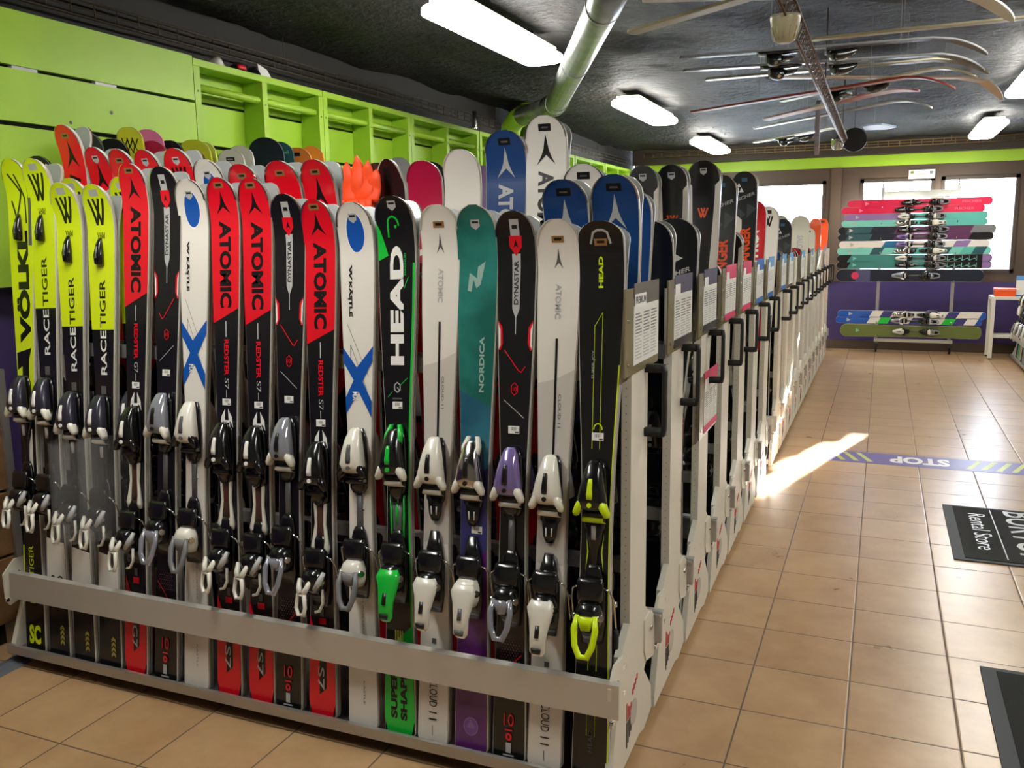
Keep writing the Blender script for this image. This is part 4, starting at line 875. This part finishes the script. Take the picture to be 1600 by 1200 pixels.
back(K(ORG, None, None, GRYL, kind='dark', shov=.13), (-.345, 8.93, 1.766), .0, (18, 0), 'white', 'orange ski in front of the window pillar, right one', pair='right orange ski')
# skis filling the rack ends, seen through the gaps between the posts
FIL = [BLK, RED, WHT, CRIM, BLK, NAVY, RED, GREYS]; fm_cache = {}
def filler(x, yt, ya, h, ci, lab, grp):
    key = (ci, round(h, 2)); m = FIL[ci]
    if key not in fm_cache: fm_cache[key] = st_logo(h, m, 'atomic' if ci % 2 else None, None, PAPW if ci % 2 else INK, kind='shield', low=BLK if ci % 3 else None, shov=.12)
    r = empty('ski', mat=frame_mat((x, yt, FZ), (x, ya, FZ+h))); tag(r, lab, 'ski', grp); put('ski_body', fm_cache[key], r); mount(r, h, 'white' if ci in (2, 5) else 'black', False)
for k in range(0, 15):
    for side in (0, 1):
        if k == 0: continue
        c = rack_c(k)
        for j, x in enumerate((-.48, -.355)):
            if (k, side, j) in ((1, 0, 1), (1, 1, 1), (2, 0, 0), (2, 0, 1), (2, 1, 0), (3, 0, 1), (4, 0, 1), (4, 1, 1), (5, 1, 1), (6, 0, 1), (7, 0, 1), (9, 0, 1), (10, 0, 0), (12, 0, 1), (14, 0, 1), (2, 1, 1), (1, 0, 0)): continue
            ci = (k*3+side*2+j*5) % 8
            filler(x, c-.19 if side == 0 else c+.17, c-.10 if side == 0 else c+.10, 1.40, ci, 'ski standing inside the %s rack end, only a sliver showing beside the white post' % RN[k], 'slivers of skis inside the %s rack' % RN[k])
for x, ci in ((-2.35, 0), (-2.2, 2), (-2.05, 1), (-1.9, 0), (-1.75, 5), (-1.6, 4), (-1.45, 3)):
    filler(x, rack_c(1)-.19, rack_c(1)-.10, 1.45, ci, 'ski of the second rack glimpsed in a gap between the front left skis', 'skis of the second rack behind the left half')
# orange folded bibs hung over the second rack
mb = MB(); O = M('bib_orange', (250, 78, 22), .55)
for dx, h, tw in ((-.035, .15, -.2), (.0, .17, .05), (.035, .15, .25), (.06, .12, .4)):
    secs = []
    for j in range(7):
        t = j/6; secs.append((1.70+h*t, -1.40+dx+tw*.05*t, -.02+.004*math.sin(j*1.7+dx*60), .027*(1-t**3.5)**.5+.002, .009*(1-.4*t)))
    mb.loft(secs, O, 14, 2.2)
mb.loft([(1.30, -1.40, -.02, .06, .012), (1.66, -1.40, -.02, .066, .020), (1.715, -1.40, -.02, .068, .018)], O, 16, 3); 
for s_ in (-.055, 0, .055): mb.loft([(1.665, -1.40+s_, -.041, .012, .003), (1.715, -1.40+s_, -.039, .016, .004)], O, 8, 2.5)
tag(put('orange_bib', mb.mesh('orange_bib')), 'bright orange folded bib sticking up between the skis', 'bib')

# ------------------------------------------------------------------ boards and skis on the ledge at the left wall
r = empty('wall_ledge', (XL+.2, 2.3, .55)); tag(r, 'low purple ledge carrying boards along the left wall', 'ledge')
mb = MB(); mb.box((-.19, -2.75, -.03), (.17, 2.75, 0), PURW); put('ledge_board', mb.mesh('ledge_board', .004), r)
for y in (-2.4, -.8, .8, 2.4): mb = MB(); mb.box((-.19, y-.02, -.55), (.12, y+.02, -.03), PURW); put('bracket', mb.mesh('bracket'), r)
def board(y, z, wd, top, lab, logo=None, wm=INK, kind='none', nm='snowboard', cat='snowboard', x=-2.85, tilt=0):
    L0 = z-.55
    def fn(L):
        s = Ski(L, wd, wd*.86, wd*.96, tipr=max(.06, wd*.48), rise=.03, board=True).body(top, side=top); s.rim(GREYS, .05, .003)
        if logo == 'vvv':
            for i in range(3): s.stroke([(-.035+.024*i, L-.05), (-.028+.024*i, L-.09), (-.01+.024*i, L-.055)], .006, wm); s.stroke([(-.04+.024*i, L-.115), (-.03+.024*i, L-.085), (-.012+.024*i, L-.12)], .005, wm)
        if logo == 'volkl': s.volkl(wm, 0, L-.11, L-.035, .07, .009)
        if logo == 'mark': s.stroke([(-.02, L-.07), (-.008, L-.06), (.004, L-.075), (.018, L-.062)], .004, wm)
        if logo == 'text': s.text('Rossignol', wm, -wd*.32, wd*.32, L-.075, L-.05, 'h', .01)
        if logo == 'tagd': s.poly(R4(-.02, .02, L-.05, L-.03), INK)
        if logo == 'lab': s.poly(R4(-.025, .02, L-.06, L-.04), INK); s.poly(R4(-.018, .01, L-.053, L-.047), GRYL)
        return s.done('board_body')
    front = Vector((.34, -.94, 0)).normalized()
    ski(fn, (x, y, z), (x-.03, y+.10, .55), None, lab, 'boards and skis on the wall ledge', front=front, rise=.03, name=nm, cat=cat)
for a in ((-.010, 1.942, .11, BLK, 'black ski tip with white double V logo, right one of two behind the yellow skis', 'volkl', PAPW, '', 'ski', 'ski', -2.80), (-.12, 1.937, .11, BLK, 'black ski tip with white double V logo, leftmost behind the yellow skis', 'volkl', PAPW, '', 'ski', 'ski', -2.88),
          (.126, 2.05, .10, DGREEN, 'dark green tip beside the tallest red ski'), (.247, 2.04, .14, BLK, 'black rounded tip left of the yellow tip with black logo'), (.348, 2.101, .12, BYEL, 'yellow tip with black zigzag logo on the left wall', 'vvv', INK),
          (.435, 2.045, .13, CRIM, 'crimson tip below the pink one', None, INK, '', 'snowboard', 'snowboard', -2.80), (.511, 2.110, .145, PINK, 'pink board with small dark mark on the left wall', 'mark', GREYS, '', 'snowboard', 'snowboard', -2.90),
          (.600, 2.065, .125, BLK, 'black rounded tip right of the pink board'), (.700, 2.028, .11, BLK, 'black ski tip with white double V logo below the yellow boards', 'volkl', PAPW, '', 'ski', 'ski', -2.80), (.785, 2.087, .165, BYEL, 'wide plain yellow board', None, INK, '', 'snowboard', 'snowboard', -2.87),
          (.925, 2.092, .12, M('pale_yellow', (210, 215, 90), .4), 'small pale yellow tip right of the wide yellow board', 'mark', INK, '', 'snowboard', 'snowboard', -2.93), (.962, 2.050, .14, WHT, 'white tip with black label at the left wall', 'lab', INK, '', 'snowboard', 'snowboard', -2.79), (1.111, 2.085, .14, WHT, 'blank white board left of the navy board'),
          (1.325, 2.149, .20, DNAVY, 'large dark navy board at the left wall'), (1.52, 2.147, .16, TEALD, 'dark teal board with pale writing', 'text', MINT, '', 'snowboard', 'snowboard', -2.90), (1.616, 2.120, .17, M('board_copper', (214, 124, 50), .4), 'copper orange board with a dark oval tag', 'tagd'),
          (1.83, 2.150, .15, BORG, 'orange board right of the copper one', None, INK, '', 'snowboard', 'snowboard', -2.90), (2.076, 2.033, .17, TEALB, 'steel blue board behind the red ski with arrow logo', None, INK, '', 'snowboard', 'snowboard', -2.80), (2.26, 2.045, .14, M('pale_blue', (60, 140, 200), .4), 'pale blue board right of the steel blue one', 'mark', NAVY, '', 'snowboard', 'snowboard', -2.90),
          (2.52, 2.10, .20, M('board_pattern', (88, 44, 40), .4, var=(30, (20, 20, 22))), 'dark red speckled board behind the orange bib'), (2.813, 2.158, .17, GREYS, 'grey board left of the crimson ski'), (3.298, 2.163, .22, BLK, 'black snowboard left of the blank white ski', 'mark', RED), (4.25, 2.20, .20, LILAC, 'lilac board between the white and the tall blue ski')):
    board(*a)

# ------------------------------------------------------------------ skis hanging under the ceiling, light truss
def hang(p0, p1, wd, m, lab, z0=None, rise=.10, bk=None):
    p0, p1 = Vector(p0), Vector(p1)
    def fn(L):
        s = Ski(L, wd, wd*.8, wd*.86, tipr=.12, rise=rise, board=True); s.c = .30; s.body(m, side=m if m != BLK else GREYS, base=M('ceiling_ski_base', (120, 112, 92), .35)); return s.done()
    d = (p1-p0).normalized(); front = Vector((0, 0, -1))
    r, me, L = ski(fn, p1+Vector((0, 0, -rise)), p0, bk, lab, 'old skis hanging under the ceiling', front=front, rise=rise, full=False)
    inv = r.matrix_basis.inverted()
    for t in (.3, .72):
        q = p0+(p1-p0)*t; mb = MB(); mb.tube([inv @ q, inv @ Vector((q.x, q.y, ZC+.05))], .0015, GREYS, 5); put('hanging_wire', mb.mesh('hanging_wire'), r)
CREAM = M('old_ski_cream', (176, 168, 136), .35, coat=.3)
hang((-.735, 1.24, 2.48), (.45, .80, 2.56), .09, CREAM, 'cream old ski slanting at the top, its square tail on the left')
hang((-.58, .86, 2.52), (.83, 1.72, 2.58), .09, M('old_ski_white', (196, 194, 178), .35, coat=.3), 'long white old ski with a bent tip at the top right', rise=.12)
hang((-.004, 1.853, 2.50), (1.35, 1.87, 2.50), .06, CREAM, 'thin cream ski running off the right edge of the photo')
hang((-.694, 2.102, 2.52), (.815, 2.60, 2.58), .07, BLK, 'black old ski, nearer one of two parallel ones', bk='black')
hang((-.705, 2.254, 2.48), (.827, 2.86, 2.54), .07, BLK, 'black old ski, farther one of two parallel ones', bk='black')
hang((-.669, 2.711, 2.50), (.87, 3.10, 2.56), .08, M('old_ski_bronze', (140, 134, 112), .25, metal=.5), 'shiny bronze-grey old ski behind the black pair')
hang((-.875, 3.322, 2.40), (.683, 2.742, 2.44), .07, M('old_ski_red', (150, 60, 44), .35), 'thin reddish old ski crossing the truss')
hang((-.30, 2.95, 2.52), (1.057, 4.244, 2.60), .08, M('old_ski_rose', (190, 170, 150), .35), 'cream old ski with the longest curved tip on the right', rise=.14)
hang((-.348, 3.820, 2.50), (.820, 3.20, 2.56), .08, CREAM, 'cream old ski just beyond the long curved tip', bk='black')
hang((-.552, 4.623, 2.48), (.541, 4.228, 2.60), .15, M('monoski_white', (200, 196, 190), .35, var=(3, (180, 50, 60))), 'wide white and red old monoski by the truss', rise=.05)
hang((-.731, 5.349, 2.50), (.648, 4.804, 2.60), .09, M('old_ski_grey', (150, 150, 146), .3, metal=.3), 'grey old ski behind the wide white and red one')
hang((-.887, 6.544, 2.50), (.10, 5.75, 2.52), .08, CREAM, 'farthest cream old ski under the ceiling', bk='black')
mb = MB(); mb.prism([(.14, 5.62), (.30, 5.58), (.42, 5.86), (.34, 6.0), (.16, 5.95)], M('board_ice_blue', (170, 190, 225), .3), 2, 2.49, 2.505); mb.tube([(.24, 5.8, 2.50), (.24, 5.8, ZC+.05)], .0015, GREYS, 5); tag(put('hanging_board', mb.mesh('hanging_board')), 'small pale blue board piece hanging near the far lamp', 'board')
mb = MB(); mb.prism([(5.02, 2.62), (5.10, 2.66), (5.12, 2.28), (5.08, 2.22), (5.03, 2.28)], M('pendant_lilac', (150, 140, 150), .5), 0, -.20, -.165); mb.tube([(-.18, 5.08, 2.60), (-.18, 5.08, ZC+.05)], .0015, GREYS, 5); tag(put('hanging_banner', mb.mesh('hanging_banner')), 'narrow grey lilac banner hanging down beside the truss', 'banner')
mb = MB(); mb.tube([(.09, 5.50, 2.37), (.09, 5.53, 2.37)], .10, INK, 28); mb.tube([(.09, 5.515, 2.46), (.09, 5.515, ZC+.05)], .003, INK, 6); tag(put('hanging_disc', mb.mesh('hanging_disc')), 'black round disc hanging behind the end of the truss', 'disc')
t = empty('light_truss', (.02, 2.4, 2.33)); tag(t, 'rusty lattice truss with lamps hanging along the middle of the ceiling', 'truss')
TM = M('truss_bronze', (84, 60, 40), .4, metal=.5); cn = [(-.028, .02), (.028, .02), (0, -.028)]
mb = MB()
for a, c in cn: mb.tube([(a, -2.9, c), (a, 2.75, c)], .0045, TM, 8)
put('chord', mb.mesh('chord'), t)
mb = MB(); n = 56
for i in range(n):
    y0 = -2.9+5.65*i/n; y1 = -2.9+5.65*(i+1)/n
    for (a, c), (a2, c2) in zip(cn, cn[1:]+cn[:1]): mb.tube([(a, y0, c), (a2, y1, c2)], .0022, TM, 5); mb.tube([(a, y1, c), (a2, y1, c2)], .002, TM, 5)
put('lattice', mb.mesh('lattice'), t, kind='stuff')
for y in (-2, .2, 2.5): mb = MB(); mb.tube([(0, y, .03), (0, y, .50)], .004, DARKM, 6); put('hanger', mb.mesh('hanger'), t)
for y, x, z, lab in ((.50, .015, 2.275, 'cream ribbed spot lamp under the near part of the truss'), (5.0, -.02, 2.30, 'chrome spot lamp at the far end of the truss')):
    r = empty('spot_lamp', (x, y, z)); tag(r, lab, 'lamp', 'spot lamps on the truss'); m = CREAM if y < 1 else CHROME
    mb = MB(); mb.loft([(-.055, 0, 0, .020, .020), (-.045, 0, 0, .034, .034), (-.01, 0, 0, .046, .046), (.025, 0, 0, .052, .052), (.035, 0, 0, .052, .052)], m, 24, 2)
    for k in range(12): a = k*PI/6; mb.tube([(.036*math.cos(a), .036*math.sin(a), -.045), (.048*math.cos(a), .048*math.sin(a), -.005)], .0022, m, 5)
    put('lamp_body', mb.mesh('lamp_body'), r); mb = MB(); mb.tube([(0, 0, .035), (0, 0, .07)], .012, DARKM, 10); put('mounting_stem', mb.mesh('mounting_stem'), r)

# ------------------------------------------------------------------ display stand before the windows
ds = empty('display_stand', (.78, 9.93, 0)); tag(ds, 'grey metal stand holding skis sideways in front of the windows', 'display stand')
for x in (-.45, .44):
    mb = MB(); mb.box((x-.02, .0, .17), (x+.02, .03, 2.16), RACKM); mb.loft([(2.16, x, .015, .02, .015), (2.24, x, .015, .006, .006)], RACKM, 8, 3); put('upright', mb.mesh('upright'), ds)
    mb = MB()
    for z in (1.89, 1.70, 1.50, 1.31, 1.13, .94, .40, .22): mb.tube([(x, 0, z), (x, -.10, z), (x, -.115, z+.03)], .006, CHROME, 6)
    put('support_pegs', mb.mesh('support_pegs'), ds)
mb = MB(); mb.box((-.47, -.02, .145), (.48, .05, .185), RACKW); put('base_bar', mb.mesh('base_bar', .003), ds)
mb = MB(); mb.box((-.44, -.005, 2.02), (.44, .0, 2.12), M('stand_header', (176, 174, 164), .4)); put('header_plate', mb.mesh('header_plate'), ds)
for x in (-.44, .45):
    mb = MB(); mb.tube([(x-.012, .015, .045), (x+.012, .015, .045)], .045, RUB, 16); mb.box((x-.02, 0, .08), (x+.02, .03, .15), DARKM); put('caster', mb.mesh('caster'), ds)
    mb = MB(); mb.box((x-.02, -.14, .10), (x+.02, .14, .14), DARKM); put('base_foot', mb.mesh('base_foot'), ds)
def dsp(x0, x1, z, wd, m, lab, deco, bk='black', y=9.845):
    wd = min(wd*1.14, .17)
    def fn(L):
         s = Ski(L, wd, wd*.88, wd*.97, tipr=wd*.55, tailr=wd*.4, rise=.025, board=True).body(m); deco(s, L); return s.done()
    L = x1-x0; r = empty('ski', mat=frame_mat((x1, y, z), (x0, y, z+.0))); 
    # long axis runs to the left, top sheet to the room
    me = fn(L); tag(r, lab, 'ski', 'skis on the display stand'); put('ski_body', me, r)
    if bk: mount(r, L, bk, True, .46, .66)
def tri(s, L, m, a=.12, w=.05, h=.05):
    s.poly([(-h/2, L-a), (h/2, L-a), (0, L-a-w)], m)
def deco_block(cols, t0, t1, kind='z'):
    def f(s, L):
        n = len(cols)
        for i, c in enumerate(cols):
            a = t0+(t1-t0)*i/n; b_ = t0+(t1-t0)*(i+1)/n; sk = .05 if kind == 'z' else 0
            s.poly([(-1, L*(1-a)), (1, max(.004, L*(1-a)-sk)), (1, max(.003, L*(1-b_)-sk)), (-1, max(.003, L*(1-b_)))], c, 'n')
        tri(s, L, GRYL, .14)
    return f
DP = M('stand_pink', (224, 24, 74), .3); 
ROSE = M('rose_print', (236, 120, 150), .4)
def d_pink(s, L): tri(s, L, ROSE, .22); s.text('FISCHER', ROSE, -.014, .014, .12, .34, 'down', .0)
def d_zig(s, L):
    s.poly([(-1, L*.93), (1, L*.9), (1, L*.42), (-1, L*.42)], M('aqua_dark', (60, 130, 124), .3), 'n'); s.poly([(-1, L*.06), (1, L*.06), (1, .003), (-1, .003)], LILAC, 'n')
    for i in range(5): s.stroke([(-.03, L*(.32-.045*i)), (.0, L*(.285-.045*i)), (-.03, L*(.275-.045*i)), (.03, L*(.275-.045*i))], .005, MINT)
    tri(s, L, MINT, .2)
chk = lambda a, c, d: deco_block([a, c, d, a, d, c, a, c, d, a], .22, .95)
rows_ = [(-.10, 1.60, 1.965, .088, DP, 'crimson pink ski on the stand, upper one of the top pair', d_pink), (-.17, 1.52, 1.877, .088, DP, 'crimson pink ski on the stand, lower one of the top pair', d_pink),
         (-.13, 1.56, 1.790, .080, LILAC, 'lilac to sea green ski on the stand, upper of its pair', deco_block([LILAC, AQUA, AQUA], .15, 1)), (-.16, 1.56, 1.708, .080, MINT, 'mint ski on the stand, lower of its pair', deco_block([MINT, AQUA, AQUA], .1, 1)),
         (-.20, 1.66, 1.620, .090, BLK, 'dark ski turning plum with a grey tail, upper of its pair', deco_block([TEALD, DNAVY, PLUM, PLUM, PLUM, GREYS], .05, 1)), (-.20, 1.64, 1.530, .088, DNAVY, 'dark ski turning plum with a black tail, lower of its pair', deco_block([TEALD, DNAVY, PLUM, PLUM, PLUM, BLK], .05, 1)),
         (-.18, 1.60, 1.435, .085, WHT, 'white ski with scattered purple and blue parallelograms', deco_block([WHT, TEALB, LILAC, WHT, PURP, WHT, LILAC, WHT], .2, .95)), (-.20, 1.62, 1.350, .090, MINT, 'mint ski with teal and navy parallelograms', chk(TEALD, MINT, AQUA)),
         (-.20, 1.64, 1.255, .088, BLK, 'dark green ski with white zigzags and lilac tail, upper one', d_zig), (-.20, 1.64, 1.168, .086, BLK, 'dark green ski with white zigzags and lilac tail, lower one', d_zig),
         (-.20, 1.56, 1.030, .165, DNAVY, 'broad navy ski with a pink emblem, lowest before the gap', lambda s, L: (s.ell(0, L-.24, .05, .05, M('emblem_pink', (210, 50, 90), .4)), s.poly([(-1, L*.86), (1, L*.86), (1, L*.76), (-1, L*.76)], M('slate_blue', (70, 76, 110), .4), 'n'), s.ell(0, L-.24, .045, .045, M('emblem_pink', (210, 50, 90), .4)))),
         (-.16, 1.62, .520, .085, KBL, 'blue ski with white and violet checks above the green check one', chk(WHT, INDIGO, WHT)), (-.18, 1.58, .440, .085, KBL, 'blue ski with green and white checks', chk(WHT, GRN, INDIGO)), (-.12, 1.58, .300, .15, OLIVE, 'broad olive green ski at the bottom of the stand', lambda s, L: tri(s, L, MINT, .2))]
bks = ['black', 'black', 'kastle', 'nord', 'black', 'dynav', 'dynav', 'nord', 'kastle', 'black', 'dyna', 'nord', 'dyna', 'kastle']
for a, bk_ in zip(rows_, bks): dsp(*a, bk=bk_)

# poster, table, side rack, floor things
mb = MB(); mb.box((.63, YF-.02, 2.285), (.945, YF-.017, 2.40), PAPW); mb.box((.65, YF-.0215, 2.35), (.69, YF-.020, 2.385), OLIVE); mb.box((.88, YF-.0215, 2.34), (.92, YF-.020, 2.38), GREYS)
for i in range(3): mb.box((.72, YF-.0215, 2.32+.012*i), (.85, YF-.020, 2.325+.012*i), GREYS)
tag(put('poster', mb.mesh('poster')), 'small white notice stuck over the top of the middle window frame', 'poster')
tb_ = empty('side_table', (1.98, 9.75, 0)); tag(tb_, 'white metal side table by the right edge before the windows', 'table')
mb = MB(); mb.box((-.34, -.18, .745), (.40, .20, .785), RACKW); put('table_top', mb.mesh('table_top', .003), tb_)
mb = MB(); mb.box((-.30, -.16, .27), (.36, .18, .30), RACKW); put('lower_shelf', mb.mesh('lower_shelf', .003), tb_)
for x in (-.34, .355):
    for y in (-.18, .155):
        mb = MB(); mb.box((x, y, .015), (x+.045, y+.045, .745), RACKW); mb.box((x+.005, y+.005, 0), (x+.04, y+.04, .015), RUB); put('leg', mb.mesh('leg'), tb_)
bx = empty('shoe_box', (1.80, 9.66, .785)); tag(bx, 'orange box on the white side table', 'box')
mb = MB(); mb.box((-.13, -.06, 0), (.10, .08, .085), ORG); put('box_body', mb.mesh('box_body', .003), bx); mb = MB(); mb.box((-.135, -.065, .07), (.105, .085, .10), M('box_lid', (235, 120, 90), .5)); put('lid', mb.mesh('lid', .003), bx)
nb = empty('price_sign', (1.97, 9.62, .785)); tag(nb, 'white sheet with blue edges standing on the side table', 'sign')
mb = MB(); mb.box((-.07, 0, 0), (.06, .004, .25), PAPR); mb.box((-.07, -.001, .20), (.06, 0, .255), HL); mb.box((-.07, -.001, -.0), (.06, 0, .02), HB); put('sheet', mb.mesh('sheet'), nb)
cd_ = MB(); cd_.loft([(0, 2.22, 9.95, .13, .12), (.30, 2.22, 9.95, .15, .14)], BLK, 16, 4); tag(put('waste_bin', cd_.mesh('waste_bin')), 'black bin under the white side table', 'bin')
# rack standing lengthwise on the right
rr_ = copy_tree(rk); rr_.matrix_basis = Matrix.Translation((2.14, 9.75+X0*0, 0)) @ Matrix.Rotation(-PI/2, 4, 'Z') @ Matrix.Translation((.0, 0, 0)); rr_.location = (2.14, 6.95, 0)
rr_.rotation_euler = (0, 0, -PI/2); tag(rr_, 'white ski rack turned along the aisle at the right edge', 'ski rack', 'white ski racks lined up along the aisle')
for i, (y, m_) in enumerate(((9.42, WHT), (9.30, BLK), (9.17, DGREEN), (9.03, WHT), (8.88, BLK), (8.72, GREYS), (8.56, BLK))):
    ski(K(m_, 'atomic', None, INK if m_ == WHT else PAPW, low=GRN if i == 2 else None), (1.98, y, 1.36 if i else 1.12), (1.93, y, FZ), 'white' if i % 2 == 0 else 'black', ['white ski nearest the side table on the right rack', 'black ski second from the side table on the right rack', 'dark green ski on the right rack', 'white ski in the middle of the right rack', 'black ski in the middle of the right rack', 'grey ski on the right rack', 'black ski at the near end of the right rack'][i], 'skis on the right rack', front=(-1, 0, 0))

# door mats with lettering, stop strip, cable cover
MATB = M('mat_black', (24, 25, 25), .9, bump=(300, .5, .004)); MATE = M('mat_edge', (62, 64, 68), .7)
def door_mat(x, y, lab):
    r = empty('door_mat', (x, y, 0)); tag(r, lab, 'mat', 'black lettered door mats')
    mb = MB(); mb.box((0, 0, .0005), (1.25, .95, .006), MATE); put('mat_edge', mb.mesh('mat_edge'), r)
    mb = MB(); mb.box((.05, .03, .0062), (1.20, .92, .009), MATB)
    place_text(mb, 'Rental Store', GRYL, (.12, .80, .0095), (0, -.62, 0), (.085, 0, 0), -.005); mb.box((.235, .06, .0092), (.240, .90, .0096), GRYL)
    place_text(mb, 'BURTON', GRYL, (.30, .90, .0095), (0, -.86, 0), (.17, 0, 0), .01)
    put('mat_pile', mb.mesh('mat_pile'), r)
door_mat(.757, 1.77, 'black lettered door mat farther up the aisle'); door_mat(.765, -.34, 'black lettered door mat at the lower right corner')
r = empty('floor_strip', (0, 3.60, 0)); tag(r, 'violet floor sticker strip reading STOP with yellow hatching', 'floor sticker')
SV = M('sticker_violet', (98, 84, 150), .35); SY = M('sticker_lime', (196, 200, 110), .4)
mb = MB(); mb.box((-.02, 0, .0004), (1.62, .33, .0012), SV); put('strip', mb.mesh('strip'), r); mb = MB()
for x0, x1, sg in ((-.02, .36, -1), (.95, 1.60, 1)):
    n = int((x1-x0)/.09)
    for i in range(n):
        a = x0+.09*i
        V = [mb.bm.verts.new(p) for p in ((a+(0 if sg > 0 else .09), .05, .0016), (a+.035+(0 if sg > 0 else .09), .05, .0016), (a+.035+(.09 if sg > 0 else 0), .30, .0016), (a+(.09 if sg > 0 else 0), .30, .0016))]; mb.face(V, SY)
put('hatching', mb.mesh('hatching'), r)
mb = MB(); place_text(mb, 'STOP', PAPW, (.86, .27, .0018), (-.38, 0, 0), (0, -.20, 0), .045); put('lettering', mb.mesh('lettering'), r)
mb = MB(); mb.prism([(-.05, .0005), (-.035, .010), (-.012, .014), (-.009, .010), (.009, .010), (.012, .014), (.035, .010), (.05, .0005)], M('cable_cover_grey', (92, 96, 104), .45), 0, 0, 2.2)
o = put('cable_cover', mb.mesh('cable_cover')); a = Vector((-2.50, -.66)); d = Vector((.32, -1)).normalized(); o.location = (-2.62, -.42, 0); o.rotation_euler = (0, 0, math.atan2(-.79, -.0+.02) if False else -1.53)
tag(o, 'grey cable cover strip on the floor at the lower left', 'cable cover')

# wooden slatted crate at the left edge
cr_ = empty('wooden_crate', (-2.88, -.90, 0)); tag(cr_, 'brown slatted wooden cabinet with metal edge at the left edge of the photo', 'cabinet')
for i, (z0, z1) in enumerate(((.10, .36), (.37, .62), (.63, .87), (.88, 1.10))): mb = MB(); mb.box((-.07, -.45, z0), (.13, .40, z1), WOODC); put('plank', mb.mesh('plank', .004), cr_)
mb = MB(); mb.box((.10, .40, .06), (.14, .43, 1.10), RACKM); put('metal_edge', mb.mesh('metal_edge'), cr_); mb = MB(); mb.box((-.06, -.42, 0), (.08, .36, .10), BLK); put('plinth', mb.mesh('plinth'), cr_)
# small things on top of the green shelving
mb = MB(); mb.loft([(2.50, -3.0, 4.44, .022, .03), (2.54, -3.0, 4.44, .025, .03), (2.60, -3.0, 4.44, .018, .022), (2.68, -3.0, 4.44, .018, .020)], CHROME, 12, 3); tag(put('plastic_part', mb.mesh('plastic_part')), 'silver plastic piece standing on the green shelving before the column', 'plastic part')
for i, (y, m_, s_, l) in enumerate(((1.17, WHT, .04, 'white crumpled cap on top of the nearest green shelving'), (1.34, BLK, .06, 'black and red shoe on top of the nearest green shelving'), (1.47, BLK, .05, 'dark cap on top of the nearest green shelving'))):
    mb = MB(); mb.loft([(2.501, -3.02, y, .05, s_), (2.52, -3.02, y, .05, s_), (2.55, -3.02, y+.01, .03, s_*.6), (2.565, -3.02, y+.02, .012, s_*.3)], m_, 12, 2.4)
    if i == 1: mb.loft([(2.52, -2.985, y, .018, .035), (2.545, -2.985, y, .014, .03)], RED, 10, 2.4)
    tag(put(('cap', 'shoe', 'cap')[i], mb.mesh('item')), l, ('cap', 'shoe', 'cap')[i])
mb = MB(); V = [mb.bm.verts.new(p) for p in ((-2.99, 1.50, 2.501), (-2.99, 1.62, 2.501), (-3.0, 1.58, 2.56), (-3.0, 1.50, 2.58))]; W = [mb.bm.verts.new(v.co+Vector((.003, 0, 0))) for v in V]
mb.face(V, PAPW); mb.face(W, PAPW)
for i in range(4): mb.face([V[i], V[(i+1) % 4], W[(i+1) % 4], W[i]], PAPW)
tag(put('paper_tag', mb.mesh('paper_tag')), 'white paper tag leaning on top of the green shelving', 'paper')
